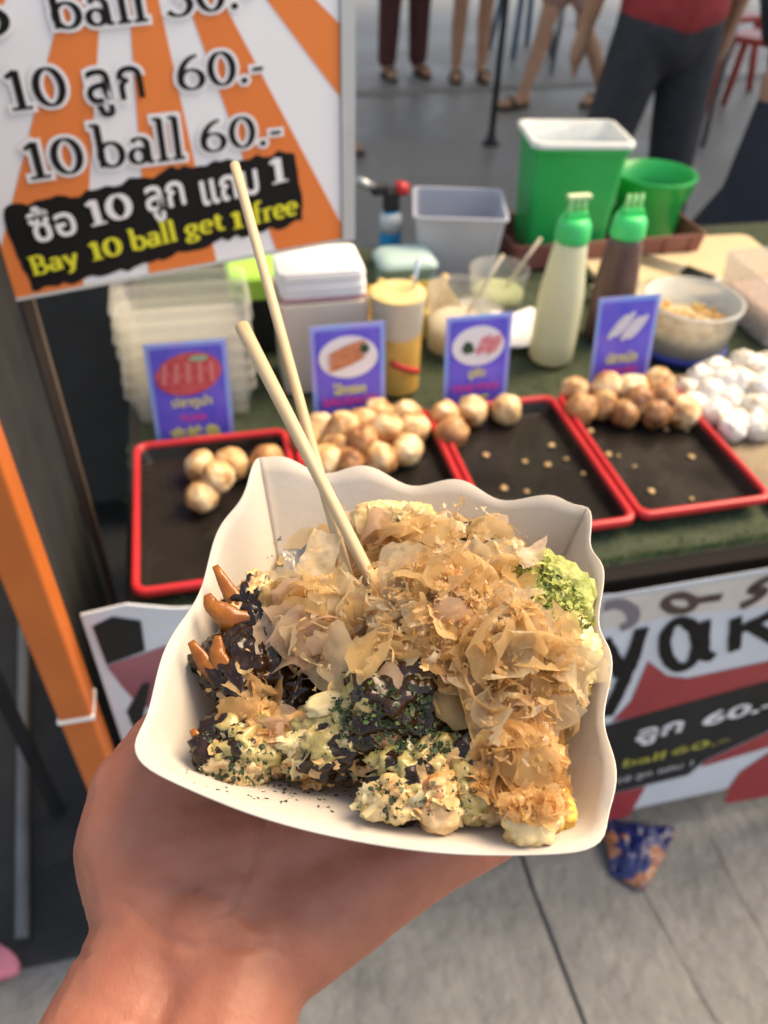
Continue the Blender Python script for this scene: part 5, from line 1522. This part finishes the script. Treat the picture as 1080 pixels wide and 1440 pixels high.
bits([(480, 1110), (600, 1090), (560, 1150), (500, 1140)], 260, sw, .0002, .0012, 'seaweed_crumbs', 'clump of dark seaweed under the front pieces', .002)
bits([(715, 800), (760, 785), (810, 835), (832, 880), (790, 895), (740, 850)], 900, lg, .0006, .0022, 'chopped_greens', 'bright green chopped leaves on the piece by the wall', .005, False)
bits([(715, 800), (760, 785), (810, 835), (832, 880), (790, 895), (740, 850)], 380, sg, .0005, .0020, 'chopped_greens', 'deep green chopped leaves on the piece by the wall', .004, False)
bits([(590, 770), (640, 770), (630, 800), (590, 800)], 60, sg, .0005, .0018, 'chopped_greens', 'few green leaves among the back flakes', .006, False)
bits([(380, 740), (395, 735), (400, 790), (372, 800)], 12, sw, .0005, .0018, 'seaweed_crumbs', 'dark seaweed crumbs stuck on the back wall of the boat', .0004)

# shreds of cabbage and broken batter that loosen the pieces into one wet mash
m_cab = mat('cabbage_shred', (.62, .52, .26), .25, (.72, .64, .40), 120, .1, .0006, 300, transl=.35)
m_bat = mat('broken_batter', (.55, .30, .10), .35, (.70, .50, .24), 120, .1, .0008, 300, transl=.2)
for poly, cnt, m, nm, lab in (([(270, 1040), (340, 1020), (420, 1040), (520, 1040), (660, 1060), (690, 1130), (620, 1160), (540, 1150), (440, 1100), (330, 1100)], 55, m_cab, 'cabbage_shreds', 'pale wet cabbage shreds between the front takoyaki pieces'),
                              ([(290, 1050), (420, 1050), (560, 1080), (680, 1080), (700, 1150), (600, 1160), (440, 1110)], 45, m_bat, 'batter_scraps', 'broken golden batter scraps between the front takoyaki pieces'),
                              ([(500, 720), (560, 705), (620, 730), (620, 770), (520, 770)], 35, m_cab, 'cabbage_shreds', 'pale cabbage shreds at the back wall of the boat'),
                              ([(285, 850), (360, 820), (420, 900), (420, 990), (320, 1000), (285, 930)], 22, m_bat, 'batter_scraps', 'broken batter scraps in the dark sauce')):
    mb = MB(); org = onz(*poly[0], 1.18)
    for n2 in range(cnt):
        x, y = sample(poly)
        p, nr = hit(x, y, bvh)
        if p is None: continue
        c = (nr * .8 + Vector((R_.uniform(-1, 1), R_.uniform(-1, 1), R_.uniform(-.3, 1))) * .6).normalized()
        a = c.orthogonal().normalized(); a.rotate(Matrix.Rotation(R_.uniform(0, 6.28), 3, c))
        mini(mb, p + nr * R_.uniform(-.0006, .0012) - org, a, c.cross(a), c, .0012 + .0030 * R_.random() ** 1.5, n2 * 1.71 + 50)
    tag(mb.build(nm, m, loc=org, smooth=True), lab, 'food', kind='stuff')

# ------------------------------------------------------------------ bamboo skewers
m_bam = mat('bamboo', (.44, .32, .17), .55, (.57, .45, .28), 160, .15, .0004, 300, stretch=(1, 1, .05))
def skewer(p0, z0, p1, z1, r0, r1, label):
    a = onz(p0[0], p0[1], z0); b = onz(p1[0], p1[1], z1)
    P = [a.lerp(b, k / 14) for k in range(15)]
    sk = MB()
    d = (b - a)
    o = sk.tube([(0, 0, d.length * k / 14) for k in range(15)], [r1 + (r0 - r1) * (1 - (1 - k / 14)) * 1 for k in range(15)], 9).build('bamboo_skewer', m_bam, loc=b, smooth=True, bevel=0)
    o.rotation_euler = (a - b).to_track_quat('Z', 'Y').to_euler()
    return tag(o, label, 'skewer', 'bamboo skewers in the food')
skewer((340, 458), 1.262, (552, 872), 1.203, .0032, .0023, 'thick blunt bamboo skewer leaning in the food, the shorter one')
skewer((330, 232), 1.297, (508, 880), 1.198, .0025, .0022, 'long thin bamboo skewer reaching up across the menu board')

# ================================================================== THE HAND HOLDING THE BOAT
def hz(px, py, z): return onz(px, py, z)
W = hz(285, 1330, 1.128)          # wrist
E1 = hz(235, 1470, 1.122)
fd = (E1 - W).normalized(); fd.z = -.12
elbow = E1 + fd * .17
ac = Vector((fd.y, -fd.x, 0)).normalized()
if ac.x < 0: ac = -ac
hc = []
for s in (-1, 1):
    hc += [(elbow + ac * s * .018, E1 + ac * s * .017, .036, .0255), (E1 + ac * s * .017, W + ac * s * .0155, .0255, .0225)]
hc += [(W, hz(370, 1230, 1.132), .024, .024)]
# thenar (thumb side) and hypothenar (little finger side)
hc += [(W - ac * .017, hz(190, 1190, 1.136), .0215, .0225), (hz(190, 1190, 1.136), hz(186, 1110, 1.141), .0225, .017),
       (hz(186, 1110, 1.141), hz(215, 1050, 1.147), .0165, .012), (hz(215, 1050, 1.147), hz(262, 990, 1.150), .012, .0098), (hz(262, 990, 1.150), hz(300, 950, 1.153), .0098, .0078)]
hc += [(hz(200, 1180, 1.138), hz(290, 1110, 1.144), .0225, .019), (hz(290, 1110, 1.144), hz(420, 1100, 1.144), .019, .019), (hz(240, 1210, 1.137), hz(440, 1170, 1.141), .022, .021)]
hc += [(W + ac * .019, hz(490, 1250, 1.131), .021, .0225), (hz(490, 1250, 1.131), hz(600, 1200, 1.134), .022, .0165), (hz(600, 1200, 1.134), hz(690, 1165, 1.140), .0165, .013)]
kn = [(480, 1010, .0138), (545, 1050, .0138), (600, 1100, .0135), (640, 1165, .0130)]
tips = [((590, 900), (660, 840), (700, 800)), ((650, 945), (730, 890), (780, 850)), ((700, 1010), (775, 960), (822, 930)), ((715, 1130), (765, 1100), (800, 1075))]
for (kx, ky, r), fl in zip(kn, tips):
    k0 = hz(kx, ky, 1.147)
    hc += [(hz(340, 1220, 1.134), k0, .02, r), (W + ac * .006, k0, .02, r)]
    prev = k0; rr = r - .002
    for i, t in enumerate(fl):
        q = hz(t[0], t[1], 1.150 + .002 * i)
        hc += [(prev, q, rr, rr - .0012)]; prev = q; rr -= .0012
hand_me = fuse(hc, .0016, 16)
m_hand = mat('hand_skin', (.29, .098, .056), .5, (.37, .145, .088), 55, .1, .0005, 180, sss=.5, sss_r=(.014, .0045, .002))
ho = thing('person', 'bare left forearm and open hand holding the paper boat from below', 'person', (W.x, W.y, W.z))
for v in hand_me.vertices: v.co -= W
# palm flattened where the boat rests on it
for v in hand_me.vertices:
    wz = v.co.z + W.z
    wx, wy = v.co.x + W.x - BC.x, v.co.y + W.y - BC.y
    if wz > BASEZ - .0005 and abs(wx) < .05 and abs(wy) < .05:
        v.co.z = BASEZ - .0005 - W.z
# wrist creases, the crease round the ball of the thumb, and the two wrist tendons
hand_me.update()
fh = Vector((fd.x, fd.y, 0)).normalized()
nrm_ = [v.normal.copy() for v in hand_me.vertices]
th0 = hz(330, 1200, 1.15) - W
for v, nn in zip(hand_me.vertices, nrm_):
    if nn.z < .05: continue
    sl = v.co.dot(fh); lt = v.co.dot(ac); d_ = 0
    for s0, am, wv in ((.004, .0011, .0035), (-.006, .0008, -.003), (.030, .0004, .002)):
        e = sl - s0 - wv * math.cos(lt * 95) - .0012 * noise.noise(Vector((lt * 160, s0 * 90, 0)))
        d_ -= am * math.exp(-(e / .0016) ** 2) * max(0, 1 - (lt / .036) ** 4)
    r_ = math.hypot(v.co.x - th0.x + .028, v.co.y - th0.y - .012)
    d_ -= .0011 * math.exp(-((r_ - .040 + .0015 * noise.noise(v.co * 90)) / .0020) ** 2) * (1 if v.co.y > -.002 else 0)
    for l0 in (-.006, .006):
        d_ += .0010 * math.exp(-((lt - l0) / .0032) ** 2) * max(0, min(1, (sl - .004) / .03))
    d_ += .0007 * noise.noise(v.co * 55) + .00035 * noise.noise(v.co * 160)
    v.co += nn * d_
obj('forearm_and_hand', hand_me, m_hand, ho)
hn = m_hand.node_tree                                   # fine crossing skin lines
vo = hn.nodes.new('ShaderNodeTexVoronoi'); vo.feature = 'DISTANCE_TO_EDGE'; vo.inputs['Scale'].default_value = 420
tc = hn.nodes.new('ShaderNodeTexCoord'); mp = hn.nodes.new('ShaderNodeMapping'); mp.inputs['Scale'].default_value = (1, .55, 1); mp.inputs['Rotation'].default_value = (0, 0, .6)
hn.links.new(tc.outputs['Object'], mp.inputs['Vector']); hn.links.new(mp.outputs[0], vo.inputs['Vector'])
b2 = hn.nodes.new('ShaderNodeBump'); b2.inputs['Distance'].default_value = .00025; b2.inputs['Strength'].default_value = .5
old = next(x for x in hn.nodes if x.type == 'BUMP' and x != b2)
hn.links.new(vo.outputs['Distance'], b2.inputs['Height']); hn.links.new(old.outputs[0], b2.inputs['Normal'])
hn.links.new(b2.outputs[0], hn.nodes['Principled BSDF'].inputs['Normal'])
